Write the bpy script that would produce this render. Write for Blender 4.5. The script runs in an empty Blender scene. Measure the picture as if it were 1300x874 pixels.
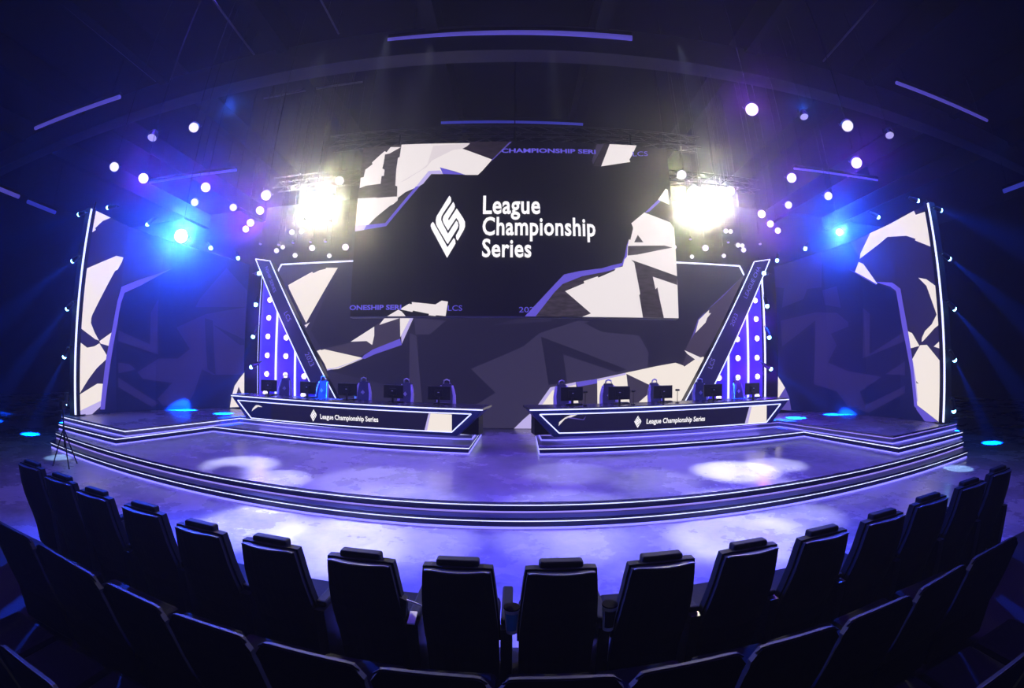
import bpy, bmesh, math, random
from mathutils import Vector, Matrix
from mathutils.geometry import tessellate_polygon
random.seed(7)
S = bpy.context.scene
col = S.collection

# ------------------------------------------------------------------ camera (16 mm-class fisheye on a tripod behind the second row)
FPX, KD, PITCH, ROLL, YAW, CH = 542.518, 0.05, 0.0504753, -0.00572447, 0.00822153, 2.4
cd = bpy.data.cameras.new('camera'); cam = bpy.data.objects.new('camera', cd); col.objects.link(cam)
cd.type = 'PANO'; cd.sensor_fit = 'HORIZONTAL'; cd.sensor_width = 36; cd.sensor_height = 36 * 874 / 1300
cc = cd
cc.panorama_type = 'FISHEYE_LENS_POLYNOMIAL'
cc.fisheye_fov = math.pi
Q = (1300 / 36) / FPX            # R per sensor millimetre
# theta(R) = inverse of R = t + KD t^3, least-squares quartic on 0..1.5
A1, A2, A3, A4 = (0.99974184, 0.00256324, -0.05859578, 0.01257097)
cc.fisheye_polynomial_k0 = 0.0
cc.fisheye_polynomial_k1 = -A1 * Q
cc.fisheye_polynomial_k2 = -A2 * Q ** 2
cc.fisheye_polynomial_k3 = -A3 * Q ** 3
cc.fisheye_polynomial_k4 = -A4 * Q ** 4
cam.location = (0, 0, CH)
_f = Vector((0, 1, 0)); _u = Vector((0, 0, 1)); _r = Vector((1, 0, 0))
R1 = Matrix.Rotation(PITCH, 3, 'X'); R0 = Matrix.Rotation(YAW, 3, 'Z'); R2 = Matrix.Rotation(ROLL, 3, 'Y')
cam.rotation_mode = 'XYZ'
cam.rotation_euler = (R0 @ R1 @ R2 @ Matrix.Rotation(math.pi / 2, 3, 'X')).to_euler()
cd.clip_start = 0.05; cd.clip_end = 200
S.camera = cam

# ------------------------------------------------------------------ world, exposure
w = bpy.data.worlds.new('world'); S.world = w; w.use_nodes = True
w.node_tree.nodes['Background'].inputs[0].default_value = (0.002, 0.003, 0.012, 1)
w.node_tree.nodes['Background'].inputs[1].default_value = 0.3
hv = w.node_tree.nodes.new('ShaderNodeVolumeScatter')            # thin stage haze through the whole hall
hv.inputs['Color'].default_value = (.9, .92, 1, 1); hv.inputs['Density'].default_value = .002; hv.inputs['Anisotropy'].default_value = .945
hv2 = w.node_tree.nodes.new('ShaderNodeVolumeScatter'); hv2.inputs['Color'].default_value = (.9, .92, 1, 1)
hv2.inputs['Density'].default_value = .0006; hv2.inputs['Anisotropy'].default_value = .1
ha = w.node_tree.nodes.new('ShaderNodeAddShader'); w.node_tree.links.new(hv.outputs[0], ha.inputs[0]); w.node_tree.links.new(hv2.outputs[0], ha.inputs[1])
w.node_tree.links.new(ha.outputs[0], w.node_tree.nodes['World Output'].inputs['Volume'])
S.view_settings.view_transform = 'Standard'; S.view_settings.look = 'None'
S.view_settings.exposure = 0.0; S.view_settings.gamma = 1.0; S.view_settings.use_curve_mapping = False

def spot(name, loc, to, power, colr, size=60, blend=.5, rad=.15):
    l = bpy.data.lights.new(name, 'SPOT'); l.energy = power; l.color = colr; l.spot_size = math.radians(size)
    l.spot_blend = blend; l.shadow_soft_size = rad
    o = bpy.data.objects.new(name, l); col.objects.link(o); o.location = loc
    o.rotation_euler = (Vector(to) - Vector(loc)).to_track_quat('-Z', 'Y').to_euler()
    return o
PUR, VIO, BLU, WHT = (.17, .07, 1.0), (.09, .06, 1.0), (.02, .12, 1.0), (.85, .85, 1.0)
# wash lights of the rig over stage and forestage
for x in (-7.5, -3.5, 0.5, 4.0, 7.5):
    spot('stage_wash_light', (x, 6.5, 11.3), (x * .85, 8.6, .4), 2600, VIO if abs(x) > 3.8 else PUR, 62, .8, 1.)
for x in (-7.5, -2.5, 2.5, 7.5):
    spot('forestage_wash_light', (x, 5.2, 11.3), (x * .8, 4.3, 0), 1700, PUR, 60, .8, 1.)
# cool key lights making the pale pools on the floor
POOLS = [((305, 590), .38, 3800, 11), ((350, 608), .38, 2600, 9), ((935, 598), .38, 4200, 12), ((985, 590), .38, 2600, 9), ((480, 612), .38, 900, 16), ((720, 600), .38, 700, 12), ((830, 610), .38, 700, 12),
         ((320, 668), 0, 4200, 12), ((420, 690), 0, 3000, 14), ((500, 680), 0, 1600, 16), ((940, 680), 0, 3600, 14), ((1010, 655), 0, 2200, 11), ((715, 680), 0, 1300, 13), ((800, 690), 0, 1000, 14)]
# ------------------------------------------------------------------ pixel rays onto real planes (measuring helpers)
def ray(px, py):
    x = px - 650; y = 437 - py
    c, s = math.cos(ROLL), math.sin(ROLL); x, y = c * x + s * y, -s * x + c * y
    r = math.hypot(x, y) + 1e-9; R = r / FPX; t = R
    for _ in range(12): t -= ((t + KD * t ** 3) - R) / (1 + 3 * KD * t * t)
    d = (math.sin(t) * x / r, math.cos(t), math.sin(t) * y / r)
    cp, sp = math.cos(PITCH), math.sin(PITCH); d = (d[0], cp * d[1] - sp * d[2], sp * d[1] + cp * d[2])
    c, s = math.cos(YAW), math.sin(YAW)
    return Vector((c * d[0] - s * d[1], c * d[1] + s * d[0], d[2]))
C0 = Vector((0, 0, CH))
def onz(p, z): d = ray(*p); return C0 + d * ((z - CH) / d.z)
def ony(p, y): d = ray(*p); return C0 + d * (y / d.y)
def onpl(p, P, n): d = ray(*p); return C0 + d * ((P - C0).dot(n) / d.dot(n))
def atd(p, dist): return C0 + ray(*p) * dist
def crop(ox, oy, s, pts): return [(ox + x / s, oy + y / s) for x, y in pts]

for p_, z_, pw, an in POOLS:
    pw *= 3.6 if z_ else 2.3
    q_ = onz(p_, z_); spot('floor_pool_light', (q_.x * 1.15, q_.y + 2.2, 9.6), q_, pw, (.72, .78, 1), an, .7, .08)

# ------------------------------------------------------------------ materials
MATS = {}
def lin(c): return tuple((v / 255 / 12.92) if v / 255 <= .04045 else ((v / 255 + .055) / 1.055) ** 2.4 for v in c)
def mat(name, colr, rough=.5, metal=0., emit=None, es=0., noise=0., nscale=8., bump=0., spec=.5, coat=0.):
    if name in MATS: return MATS[name]
    m = bpy.data.materials.new(name); m.use_nodes = True; nt = m.node_tree; b = nt.nodes['Principled BSDF']
    b.inputs['Base Color'].default_value = (*colr, 1); b.inputs['Roughness'].default_value = rough
    b.inputs['Metallic'].default_value = metal; b.inputs['Specular IOR Level'].default_value = spec
    b.inputs['Coat Weight'].default_value = coat
    if emit: b.inputs['Emission Color'].default_value = (*emit, 1); b.inputs['Emission Strength'].default_value = es
    if noise or bump:
        tc = nt.nodes.new('ShaderNodeTexCoord'); n = nt.nodes.new('ShaderNodeTexNoise')
        n.inputs['Scale'].default_value = nscale; n.inputs['Detail'].default_value = 6
        nt.links.new(tc.outputs['Object'], n.inputs['Vector'])
        if noise:
            r = nt.nodes.new('ShaderNodeMapRange'); r.inputs[3].default_value = max(0, rough - noise); r.inputs[4].default_value = min(1, rough + noise)
            nt.links.new(n.outputs[0], r.inputs[0]); nt.links.new(r.outputs[0], b.inputs['Roughness'])
        if bump:
            bp = nt.nodes.new('ShaderNodeBump'); bp.inputs['Strength'].default_value = bump; bp.inputs['Distance'].default_value = .02
            nt.links.new(n.outputs[0], bp.inputs['Height']); nt.links.new(bp.outputs[0], b.inputs['Normal'])
    MATS[name] = m; return m
def emi(name, rgb, es=1.0, tex=0.0, tscale=3.0):
    """LED picture colour: given in photo 0-255 values"""
    if name in MATS: return MATS[name]
    m = bpy.data.materials.new(name); m.use_nodes = True; nt = m.node_tree; nt.nodes.clear()
    o = nt.nodes.new('ShaderNodeOutputMaterial'); e = nt.nodes.new('ShaderNodeEmission')
    e.inputs[0].default_value = (*lin(rgb), 1); e.inputs[1].default_value = es
    g = nt.nodes.new('ShaderNodeBsdfGlossy'); g.inputs[0].default_value = (.03, .03, .03, 1); g.inputs[1].default_value = .5
    a = nt.nodes.new('ShaderNodeAddShader'); nt.links.new(e.outputs[0], a.inputs[0]); nt.links.new(g.outputs[0], a.inputs[1])
    if tex:
        tc = nt.nodes.new('ShaderNodeTexCoord'); n = nt.nodes.new('ShaderNodeTexNoise'); n.inputs['Scale'].default_value = tscale
        n.inputs['Detail'].default_value = 8
        mp = nt.nodes.new('ShaderNodeMapping'); mp.inputs['Scale'].default_value = (1, 1, 4); mp.inputs['Rotation'].default_value = (0, .5, 0)
        nt.links.new(tc.outputs['Object'], mp.inputs[0]); nt.links.new(mp.outputs[0], n.inputs['Vector'])
        r = nt.nodes.new('ShaderNodeMapRange'); r.inputs[1].default_value = .35; r.inputs[2].default_value = .7
        r.inputs[3].default_value = es * (1 - tex); r.inputs[4].default_value = es * (1 + tex)
        nt.links.new(n.outputs[0], r.inputs[0]); nt.links.new(r.outputs[0], e.inputs[1])
    nt.links.new(a.outputs[0], o.inputs[0])
    MATS[name] = m; return m

def floor_mat(name, base, r0, r1, sc):
    m = mat(name, base, .3); nt = m.node_tree; b = nt.nodes['Principled BSDF']
    tc = nt.nodes.new('ShaderNodeTexCoord')
    n1 = nt.nodes.new('ShaderNodeTexNoise'); n1.inputs['Scale'].default_value = sc; n1.inputs['Detail'].default_value = 9; n1.inputs['Roughness'].default_value = .65
    n2 = nt.nodes.new('ShaderNodeTexNoise'); n2.inputs['Scale'].default_value = sc * 9; n2.inputs['Detail'].default_value = 5; n2.inputs['Distortion'].default_value = 1.5
    for n in (n1, n2): nt.links.new(tc.outputs['Object'], n.inputs['Vector'])
    mr = nt.nodes.new('ShaderNodeMapRange'); mr.inputs[1].default_value = .35; mr.inputs[2].default_value = .68
    mr.inputs[3].default_value = r0; mr.inputs[4].default_value = r1
    nt.links.new(n1.outputs[0], mr.inputs[0]); nt.links.new(mr.outputs[0], b.inputs['Roughness'])
    cr = nt.nodes.new('ShaderNodeMix'); cr.data_type = 'RGBA'
    cr.inputs[6].default_value = (*[v * .5 for v in base], 1); cr.inputs[7].default_value = (*[min(1, v * 1.5) for v in base], 1)
    mx = nt.nodes.new('ShaderNodeMath'); mx.operation = 'MULTIPLY_ADD'; mx.inputs[1].default_value = .5
    nt.links.new(n2.outputs[0], mx.inputs[0]); m3 = nt.nodes.new('ShaderNodeMapRange'); m3.inputs[1].default_value = .35; m3.inputs[2].default_value = .65; m3.inputs[3].default_value = -.1; m3.inputs[4].default_value = .6
    nt.links.new(n1.outputs[0], m3.inputs[0]); nt.links.new(m3.outputs[0], mx.inputs[2]); nt.links.new(mx.outputs[0], cr.inputs[0]); nt.links.new(cr.outputs[2], b.inputs['Base Color'])
    bp = nt.nodes.new('ShaderNodeBump'); bp.inputs['Strength'].default_value = .12; bp.inputs['Distance'].default_value = .01
    nt.links.new(n2.outputs[0], bp.inputs['Height']); nt.links.new(bp.outputs[0], b.inputs['Normal'])
    return m
M_floor = floor_mat('scuffed_glossy_concrete', (.34, .32, .38), .16, .42, .5)
M_deck = floor_mat('dark_glossy_stage_vinyl', (.30, .28, .34), .14, .36, .4)
M_riser = mat('navy_satin_riser', (.015, .018, .08), .35, noise=.08)
M_black = mat('matt_black_paint', (.008, .008, .011), .6, noise=.1)
M_wall = mat('black_acoustic_wall', (.012, .012, .018), .9, noise=.05, nscale=2, bump=.2)
M_ceil = mat('black_painted_ceiling', (.006, .006, .010), .85, bump=.2, nscale=1.5, noise=.05)
M_duct = mat('dark_grey_painted_beam', (.05, .045, .06), .6, noise=.1, nscale=3)
M_metal = mat('black_metal', (.02, .02, .024), .35, .8, noise=.1)
M_alu = mat('dark_truss_metal', (.07, .07, .08), .35, 1., noise=.1)
M_strip = mat('white_led_strip', (.8, .8, .9), .4, emit=(.66, .70, 1.0), es=1.5)
M_stripv = mat('violet_led_strip_and_tread_glow', (.6, .5, .9), .4, emit=(.34, .26, 1.0), es=.9)
M_under = mat('blue_violet_added_glow', (.6, .6, .9), .4, emit=(.20, .18, 1.0), es=1.7)
M_under2 = mat('added_under_desk_glow', (.6, .6, .9), .4, emit=(.25, .20, 1.0), es=16)
M_seat = mat('black_seat_leather', (.002, .003, .006), .75, noise=.1, nscale=30, bump=.05, spec=.08)
M_seatsh = mat('black_seat_shell', (.002, .003, .008), .62, noise=.06, nscale=20, spec=.10)
M_trim = mat('grey_trim_and_rim_highlight', (.10, .10, .14), .4)

# ------------------------------------------------------------------ mesh helpers
class MB:
    def __init__(s): s.v = []; s.f = []; s.m = []
    def quad(s, pts, mi=0):
        b = len(s.v); s.v += [tuple(p) for p in pts]; s.f.append(tuple(range(b, b + len(pts)))); s.m.append(mi)
    def box(s, c, d, rot=None, mi=0):
        b = len(s.v); c = Vector(c)
        for i in (-1, 1):
            for j in (-1, 1):
                for k in (-1, 1):
                    p = Vector((i * d[0] / 2, j * d[1] / 2, k * d[2] / 2))
                    if rot: p = rot @ p
                    s.v.append(tuple(c + p))
        for f in ((0, 1, 3, 2), (4, 6, 7, 5), (0, 4, 5, 1), (2, 3, 7, 6), (0, 2, 6, 4), (1, 5, 7, 3)):
            s.f.append(tuple(b + i for i in f)); s.m.append(mi)
    def bar(s, a, b_, w, h=None, up=Vector((0, 0, 1)), mi=0):
        a = Vector(a); b_ = Vector(b_); h = h or w; d = b_ - a; L = d.length
        if L < 1e-6: return
        d.normalize()
        if abs(d.dot(up)) > .99: up = Vector((0, 1, 0))
        x = d.cross(up).normalized(); z = x.cross(d)
        s.box((a + b_) / 2, (w, L, h), Matrix((x, d, z)).transposed(), mi)
    def tube(s, pts, r, n=8, mi=0, cap=True):
        pts = [Vector(p) for p in pts]; rr = r if isinstance(r, (list, tuple)) else [r] * len(pts); base = len(s.v)
        for i, p in enumerate(pts):
            d = (pts[min(i + 1, len(pts) - 1)] - pts[max(i - 1, 0)]).normalized()
            u = Vector((0, 0, 1)) if abs(d.z) < .95 else Vector((1, 0, 0))
            x = d.cross(u).normalized(); y = x.cross(d)
            for k in range(n):
                a = 2 * math.pi * k / n; s.v.append(tuple(p + (x * math.cos(a) + y * math.sin(a)) * rr[i]))
        for i in range(len(pts) - 1):
            for k in range(n):
                s.f.append((base + i * n + k, base + i * n + (k + 1) % n, base + (i + 1) * n + (k + 1) % n, base + (i + 1) * n + k)); s.m.append(mi)
        if cap:
            s.f.append(tuple(base + k for k in range(n))[::-1]); s.m.append(mi)
            s.f.append(tuple(base + (len(pts) - 1) * n + k for k in range(n))); s.m.append(mi)
    def prism(s, pts, vec, mi=0, mis=None):
        """polygon pts extruded by vec"""
        n = len(pts); b = len(s.v); vec = Vector(vec)
        s.v += [tuple(p) for p in pts] + [tuple(Vector(p) + vec) for p in pts]
        s.f.append(tuple(b + i for i in range(n))); s.m.append(mi)
        s.f.append(tuple(b + n + i for i in reversed(range(n)))); s.m.append(mi if mis is None else mis)
        for i in range(n):
            j = (i + 1) % n; s.f.append((b + i, b + j, b + n + j, b + n + i)); s.m.append(mi if mis is None else mis)
    def build(s, name, mats, parent=None, smooth=False, bevel=0, seg=2):
        me = bpy.data.meshes.new(name); me.from_pydata(s.v, [], s.f)
        mats = mats if isinstance(mats, (list, tuple)) else [mats]
        for m in mats: me.materials.append(m)
        for p, mi in zip(me.polygons, s.m): p.material_index = mi
        bm = bmesh.new(); bm.from_mesh(me)
        if bevel:
            bmesh.ops.remove_doubles(bm, verts=bm.verts, dist=1e-5)
            bmesh.ops.bevel(bm, geom=list(bm.edges), offset=bevel, segments=seg, profile=.5, affect='EDGES')
        bmesh.ops.recalc_face_normals(bm, faces=bm.faces); bm.to_mesh(me); bm.free()
        if smooth:
            for p in me.polygons: p.use_smooth = True
        o = bpy.data.objects.new(name, me); col.objects.link(o)
        if parent: o.parent = parent
        return o
def tag(o, label=None, cat=None, group=None, kind=None):
    if label: o['label'] = label
    if cat: o['category'] = cat
    if group: o['group'] = group
    if kind: o['kind'] = kind
    return o
def empty(name, loc=(0, 0, 0), rz=0, **k):
    o = bpy.data.objects.new(name, None); col.objects.link(o); o.location = loc; o.rotation_euler = (0, 0, rz); o.empty_display_size = .2
    return tag(o, **k)
def copy_tree(o, parent=None):
    c = o.copy(); col.objects.link(c)
    if parent: c.parent = parent
    for ch in list(o.children): copy_tree(ch, c)
    return c
ORD = ['first', 'second', 'third', 'fourth', 'fifth', 'sixth', 'seventh', 'eighth', 'ninth', 'tenth', 'eleventh', 'twelfth', 'thirteenth', 'fourteenth', 'fifteenth', 'sixteenth']
def strip_line(mb, pts, w=.02, h=.03, close=False, mi=0):
    pts = [Vector(p) for p in pts]
    for a, b in zip(pts, pts[1:] + (pts[:1] if close else [])): mb.bar(a, b, w, h, mi=mi)

def shape2d(polys, fmap, name, parent, folds=(), step=.004):
    """flat LED artwork: polygons given in wall coordinates (s,z), each a thin layer, mapped onto the wall"""
    bm = bmesh.new(); mats = []
    for li, (pts, m) in enumerate(polys):
        if m not in mats: mats.append(m)
        vs = [bm.verts.new((p[0], p[1], li)) for p in pts]
        for tri in tessellate_polygon([[Vector((p[0], p[1], 0)) for p in pts]]):
            try: f = bm.faces.new([vs[k] for k in tri])
            except ValueError: continue
            f.material_index = mats.index(m)
    for s in folds:
        bmesh.ops.bisect_plane(bm, geom=bm.verts[:] + bm.edges[:] + bm.faces[:], plane_co=(s, 0, 0), plane_no=(1, 0, 0))
    for v in bm.verts: v.co = fmap(v.co.x, v.co.y, .01 + v.co.z * step)
    me = bpy.data.meshes.new(name); bm.to_mesh(me); bm.free()
    for m in mats: me.materials.append(m)
    o = bpy.data.objects.new(name, me); col.objects.link(o); o.parent = parent
    return o

_txt = {}
def text_mesh(name, body, m, parent, origin, xdir, ydir, height, width=None, bold=0., shear=0., lift=.02, spacing=1.):
    cu = bpy.data.curves.new(name, 'FONT'); cu.body = body; cu.offset = bold; cu.shear = shear; cu.space_character = spacing
    cu.resolution_u = 3
    o = bpy.data.objects.new(name + '_tmp', cu); col.objects.link(o)
    bpy.context.view_layer.update(); dg = bpy.context.evaluated_depsgraph_get()
    me = bpy.data.meshes.new_from_object(o.evaluated_get(dg)); bpy.data.objects.remove(o)
    xs = [v.co.x for v in me.vertices]; x0, x1 = min(xs), max(xs)
    kx = (width / (x1 - x0)) if width else height
    nrm = xdir.cross(ydir).normalized()
    for v in me.vertices:
        c = v.co.copy(); v.co = origin + xdir * ((c.x - x0) * kx) + ydir * (c.y * height) + nrm * lift
    me.materials.clear(); me.materials.append(m); me.name = name
    r = bpy.data.objects.new(name, me); col.objects.link(r); r.parent = parent
    return r
# ------------------------------------------------------------------ the room
def structure(name, mb, m, **k):
    o = mb.build(name, m, **k); o['kind'] = 'structure'; return o
mb = MB(); mb.box((0, 6, -.1), (60, 34, .2)); structure('floor', mb, M_floor)
M_carpet = mat('black_carpet_for_shade', (.006, .006, .012), .95, bump=.3, nscale=60, noise=.03)
mb = MB(); mb.box((0, -3.8, .0005), (26, 14, .001)); structure('floor_shade_carpet', mb, M_carpet)  # near-black carpet added to hold the shadow between the seat rows
mb = MB(); mb.box((0, 6, 12.1), (60, 34, .2)); structure('ceiling', mb, M_ceil)
mb = MB(); mb.box((0, 22.9, 6), (60, .2, 12)); structure('wall_back', mb, M_wall)
mb = MB(); mb.box((-29.9, 6, 6), (.2, 34, 12)); structure('wall_left', mb, M_wall)
mb = MB(); mb.box((29.9, 6, 6), (.2, 34, 12)); structure('wall_right', mb, M_wall)
mb = MB(); mb.box((0, -10.9, 6), (60, .2, 12)); structure('wall_front', mb, M_wall)
#ROOM_END
# ceiling beam, cross beams and lit tubes
def up_z(p, z): return onz(p, z)
BZ = 10.2
tb = ony((650, 63), (BZ - CH) / ray(650, 63).z * ray(650, 63).y)
mb = MB(); mb.box((0, tb.y + .25, BZ + .45), (46, .5, .9)); o = structure('beam', mb, M_duct)
for x in (-20, -15.5, -11, -6.5, -2.2, 2.2, 6.5, 11, 15.5, 20):
    mb = MB(); mb.box((x, 6, 11.4), (.35, 33, .9)); structure('ceiling_joist', mb, M_ceil)
M_tube = mat('tube_violet_painted_glow', (.5, .45, .8), .4, emit=(.14, .11, .70), es=.42)  # tube emission stands for the violet light falling on the tubes
M_tubed = mat('tube_dim_blue_painted_glow', (.4, .4, .8), .4, emit=(.04, .05, .50), es=.5)
def lit_tube(p, q, z, label, m, rad=.10):
    a, b = onz(p, z), onz(q, z); c = (a + b) / 2
    t = empty('lit_ceiling_tube', c, label=label, cat='ceiling tube', group='tubes under the black ceiling')
    mb = MB(); mb.tube([a - c, b - c], rad, 10); mb.build('tube', m, t, smooth=False)
    mb = MB(); mb.bar(a - c + Vector((0, 0, rad + .04)), b - c + Vector((0, 0, rad + .04)), .14, .1); mb.build('housing', M_metal, t)
    for k in (.1, .9):
        p = (a - c).lerp(b - c, k); mb = MB(); mb.tube([p + Vector((0, 0, rad)), p + Vector((0, 0, 12.0 - z))], .012, 5); mb.build('hanger', M_metal, t)
lit_tube((493, 52), (802, 49), 10.8, 'long violet-lit tube high in front of the curved ceiling beam', M_tube, .085)
lit_tube((45, 163), (152, 123), 10.2, 'violet-lit tube high at the upper left near the beam end', M_tube, .07)
lit_tube((1138, 105), (1253, 153), 10.2, 'blue-lit tube high at the upper right near the beam end', M_tube, .055)
lit_tube((-30, 228), (24, 250), 9.0, 'short violet-lit tube cut by the left edge of the picture', M_tube, .09)
lit_tube((35, 256), (70, 270), 9.0, 'dim short tube above the left LED wing', M_tubed, .09)
lit_tube((1274, 243), (1330, 222), 9.0, 'dim blue-lit tube cut by the right edge of the picture', M_tubed, .09)
lit_tube((190, 232), (300, 216), 9.6, 'thin dim tube behind the ceiling lamps on the left', M_tubed, .05)
lit_tube((1008, 214), (1114, 229), 9.6, 'thin dim tube behind the ceiling lamps on the right', M_tube, .04)
lit_tube((560, 156), (740, 158), 10.9, 'thin violet-lit tube above the truss over the hanging screen', M_tubed, .05)

# ------------------------------------------------------------------ stage
H1 = .19
def arc(y0, k, xa, xb, n=40):
    return [(xa + (xb - xa) * i / n, y0 + k * (xa + (xb - xa) * i / n + .2) ** 2) for i in range(n + 1)]
YB = 15.0
def platform_mesh(outline, z0, z1, nose=.03):
    """outline: plan polygon; top slab a nosing wider than the riser"""
    mb = MB(); mb.prism([Vector((x, y, z0)) for x, y in outline], (0, 0, z1 - z0)); return mb
def inset_line(pts, d):
    out = []
    for i, p in enumerate(pts):
        a = Vector(pts[max(i - 1, 0)]); b = Vector(pts[min(i + 1, len(pts) - 1)]); t = (b - a).normalized()
        out.append((p[0] - t.y * d, p[1] + t.x * d))
    return out
def front_strip(name, line, z, parent, m=M_strip, h=.017):
    mb = MB(); strip_line(mb, [Vector((x, y, z)) for x, y in inset_line(line, -.012)], .02, h)
    return mb.build(name, m, parent)
low = arc(6.03, .0077, -11.95, 11.2); top = arc(6.20, .0084, -12.16, 11.45)
st = empty('stage', (0, 0, 0), label='wide glossy stage with two curved lit steps along its front', cat='stage')
mb = platform_mesh(low + [(11.9, 8.2), (11.9, YB), (-12.6, YB), (-12.6, 8.2)], 0.002, H1 - .045); mb.build('lower_step_riser', M_riser, st)
mb = platform_mesh(inset_line(low, -.04) + [(11.95, 8.2), (11.95, YB), (-12.65, YB), (-12.65, 8.2)], H1 - .045, H1); mb.build('lower_tread', M_riser, st)
mb = platform_mesh(top + [(11.9, 8.2), (11.9, YB), (-12.6, YB), (-12.6, 8.2)], H1, 2 * H1 - .045); mb.build('upper_step_riser', M_riser, st)
mb = platform_mesh(inset_line(top, -.04) + [(11.92, 8.2), (11.92, YB), (-12.62, YB), (-12.62, 8.2)], 2 * H1 - .045, 2 * H1); mb.build('stage_floor', M_deck, st)
front_strip('led_strip', low, H1 - .058, st); front_strip('led_strip', top, 2 * H1 - .058, st)
front_strip('added_glow_strip', inset_line(low, .003), .02, st, M_under, .03); front_strip('added_glow_strip', inset_line(top, .003), H1 + .018, st, M_stripv, .022)  # glowing strips stand for LED light reflected on floor and tread

# side platforms (plinth + wing platform), left and right
PL = [(-12.43, 7.68), (-9.2, 7.27), (-8.56, 10.33), (-6.56, 10.16), (-3.82, 9.80), (-1.05, 9.56), (-.98, 12.2)]
PR = [(.60, 12.0), (.56, 9.58), (3.4, 9.78), (6.26, 10.06), (8.05, 10.30), (8.45, 7.14), (11.82, 7.63)]
UL = [(-12.53, 7.87), (-8.98, 7.40), (-8.19, 11.16), (-5.0, 10.75), (-1.45, 10.38), (-1.06, 10.42), (-1.0, 12.6)]
UR = [(.62, 12.6), (.65, 10.36), (1.0, 10.33), (4.5, 10.75), (7.75, 11.16), (8.46, 7.36), (11.9, 7.9)]
M_lit = mat('pale_riser_painted_glow', (.30, .28, .42), .35); M_tread = mat('smooth_grey_tread', (.22, .20, .32), .3)  # paler riser copy, with the strip glow put into its colour
def side_platform(side, P, U, label):
    t = empty('desk_platform', (0, 0, 0), label=label, cat='platform')
    if side < 0: bk = [(-1.0, 12.9), (-12.6, 12.9)]; bu = [(-1.05, 12.8), (-12.9, 12.8)]
    else: bk = [(11.9, 12.9), (.62, 12.9)]; bu = [(12.1, 12.8), (.66, 12.8)]
    z = 2 * H1 + .001
    platform_mesh(P + bk, z, z + H1 - .045).build('plinth_riser', M_riser, t)
    platform_mesh(inset_line(P, -.03) + bk, z + H1 - .045, z + H1).build('plinth_tread', M_tread, t)
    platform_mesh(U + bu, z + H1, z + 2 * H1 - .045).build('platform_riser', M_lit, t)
    platform_mesh(inset_line(U, -.03) + bu, z + 2 * H1 - .045, z + 2 * H1).build('platform_floor', M_deck, t)
    front_strip('led_strip', P, z + H1 - .058, t)
    front_strip('led_strip', U, z + 2 * H1 - .058, t, M_strip if side < 0 else M_stripv)
    front_strip('added_glow_strip', inset_line(P, .003), z + .015, t, M_under, .025)
    front_strip('added_glow_strip', inset_line(U, .003), z + H1 + .015, t, M_under, .022)  # emissive strips imitate the LED reflection along deck and plinth tread
side_platform(-1, PL, UL, 'two-step lit platform under the left desk and the left LED wing')
side_platform(1, PR, UR, 'two-step lit platform under the right desk and the right LED wing')
ZP = 4 * H1 + .001       # .761

# ------------------------------------------------------------------ LED picture colours
E_w = emi('led_warm_white', (238, 228, 228), 1.0); E_w2 = emi('led_white_shade', (222, 210, 214), 1.)
E_cr = emi('led_cream', (244, 232, 222), 1.0); E_lav = emi('led_lavender', (190, 176, 232), 1.0)
E_pur = emi('led_purple', (98, 84, 205), 1.0); E_purd = emi('led_dim_purple', (86, 72, 160), 1.)
E_dk = emi('led_charcoal', (56, 48, 56), 1.0, .5, 3.5); E_dk2 = emi('led_dark_brown_grey', (38, 30, 40), 1., .4, 3.)
E_scr = emi('led_near_black', (6, 5, 18), .6); E_gr = emi('led_dark_grey_violet', (62, 54, 78), .9)
E_b0 = emi('led_back_base', (36, 32, 62), .8); E_b1 = emi('led_back_light_shape', (58, 52, 84), .85); E_b2 = emi('led_back_mid_shape', (46, 41, 72), .85)
E_b3 = emi('led_shard_grey', (64, 54, 80), 1.); E_tx = emi('led_text_white', (250, 246, 248), 1.1); E_tp = emi('led_text_purple', (100, 88, 215), 1.)
E_wb = emi('led_wing_base', (16, 20, 74), .8); E_w1 = emi('led_wing_shape', (40, 34, 90), .9); E_wd = emi('led_wing_dark', (40, 34, 74), .9)
E_df = emi('led_desk_dark', (24, 20, 58), .8); E_df2 = emi('led_desk_blue', (8, 14, 80), .7)
FRAME = M_black

# emblem: interlocked rounded diamond of three strokes, 0..1 box from the crop
LOGO = [[(355,78),(372,100),(376,125),(372,150),(290,270),(268,310),(264,345),(275,375),(340,500),(432,355),(448,375),(455,410),(445,440),(340,612),(330,608),(225,430),(208,395),(205,345),(215,305),(240,265)],
        [(398,148),(412,170),(418,200),(408,228),(345,330),(343,345),(352,350),(437,220),(510,330),(528,370),(530,420),(515,460),(448,578),(432,560),(427,520),(465,450),(468,400),(455,360),(432,325),(340,465),(290,380),(280,345),(288,310)],
        [(172,368),(186,385),(335,650),(405,548),(420,570),(424,610),(330,768),(160,450),(147,415),(152,392)]]
def logo_polys(m, mapf):
    return [([mapf(x, y) for x, y in pl], m) for pl in LOGO]

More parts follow.
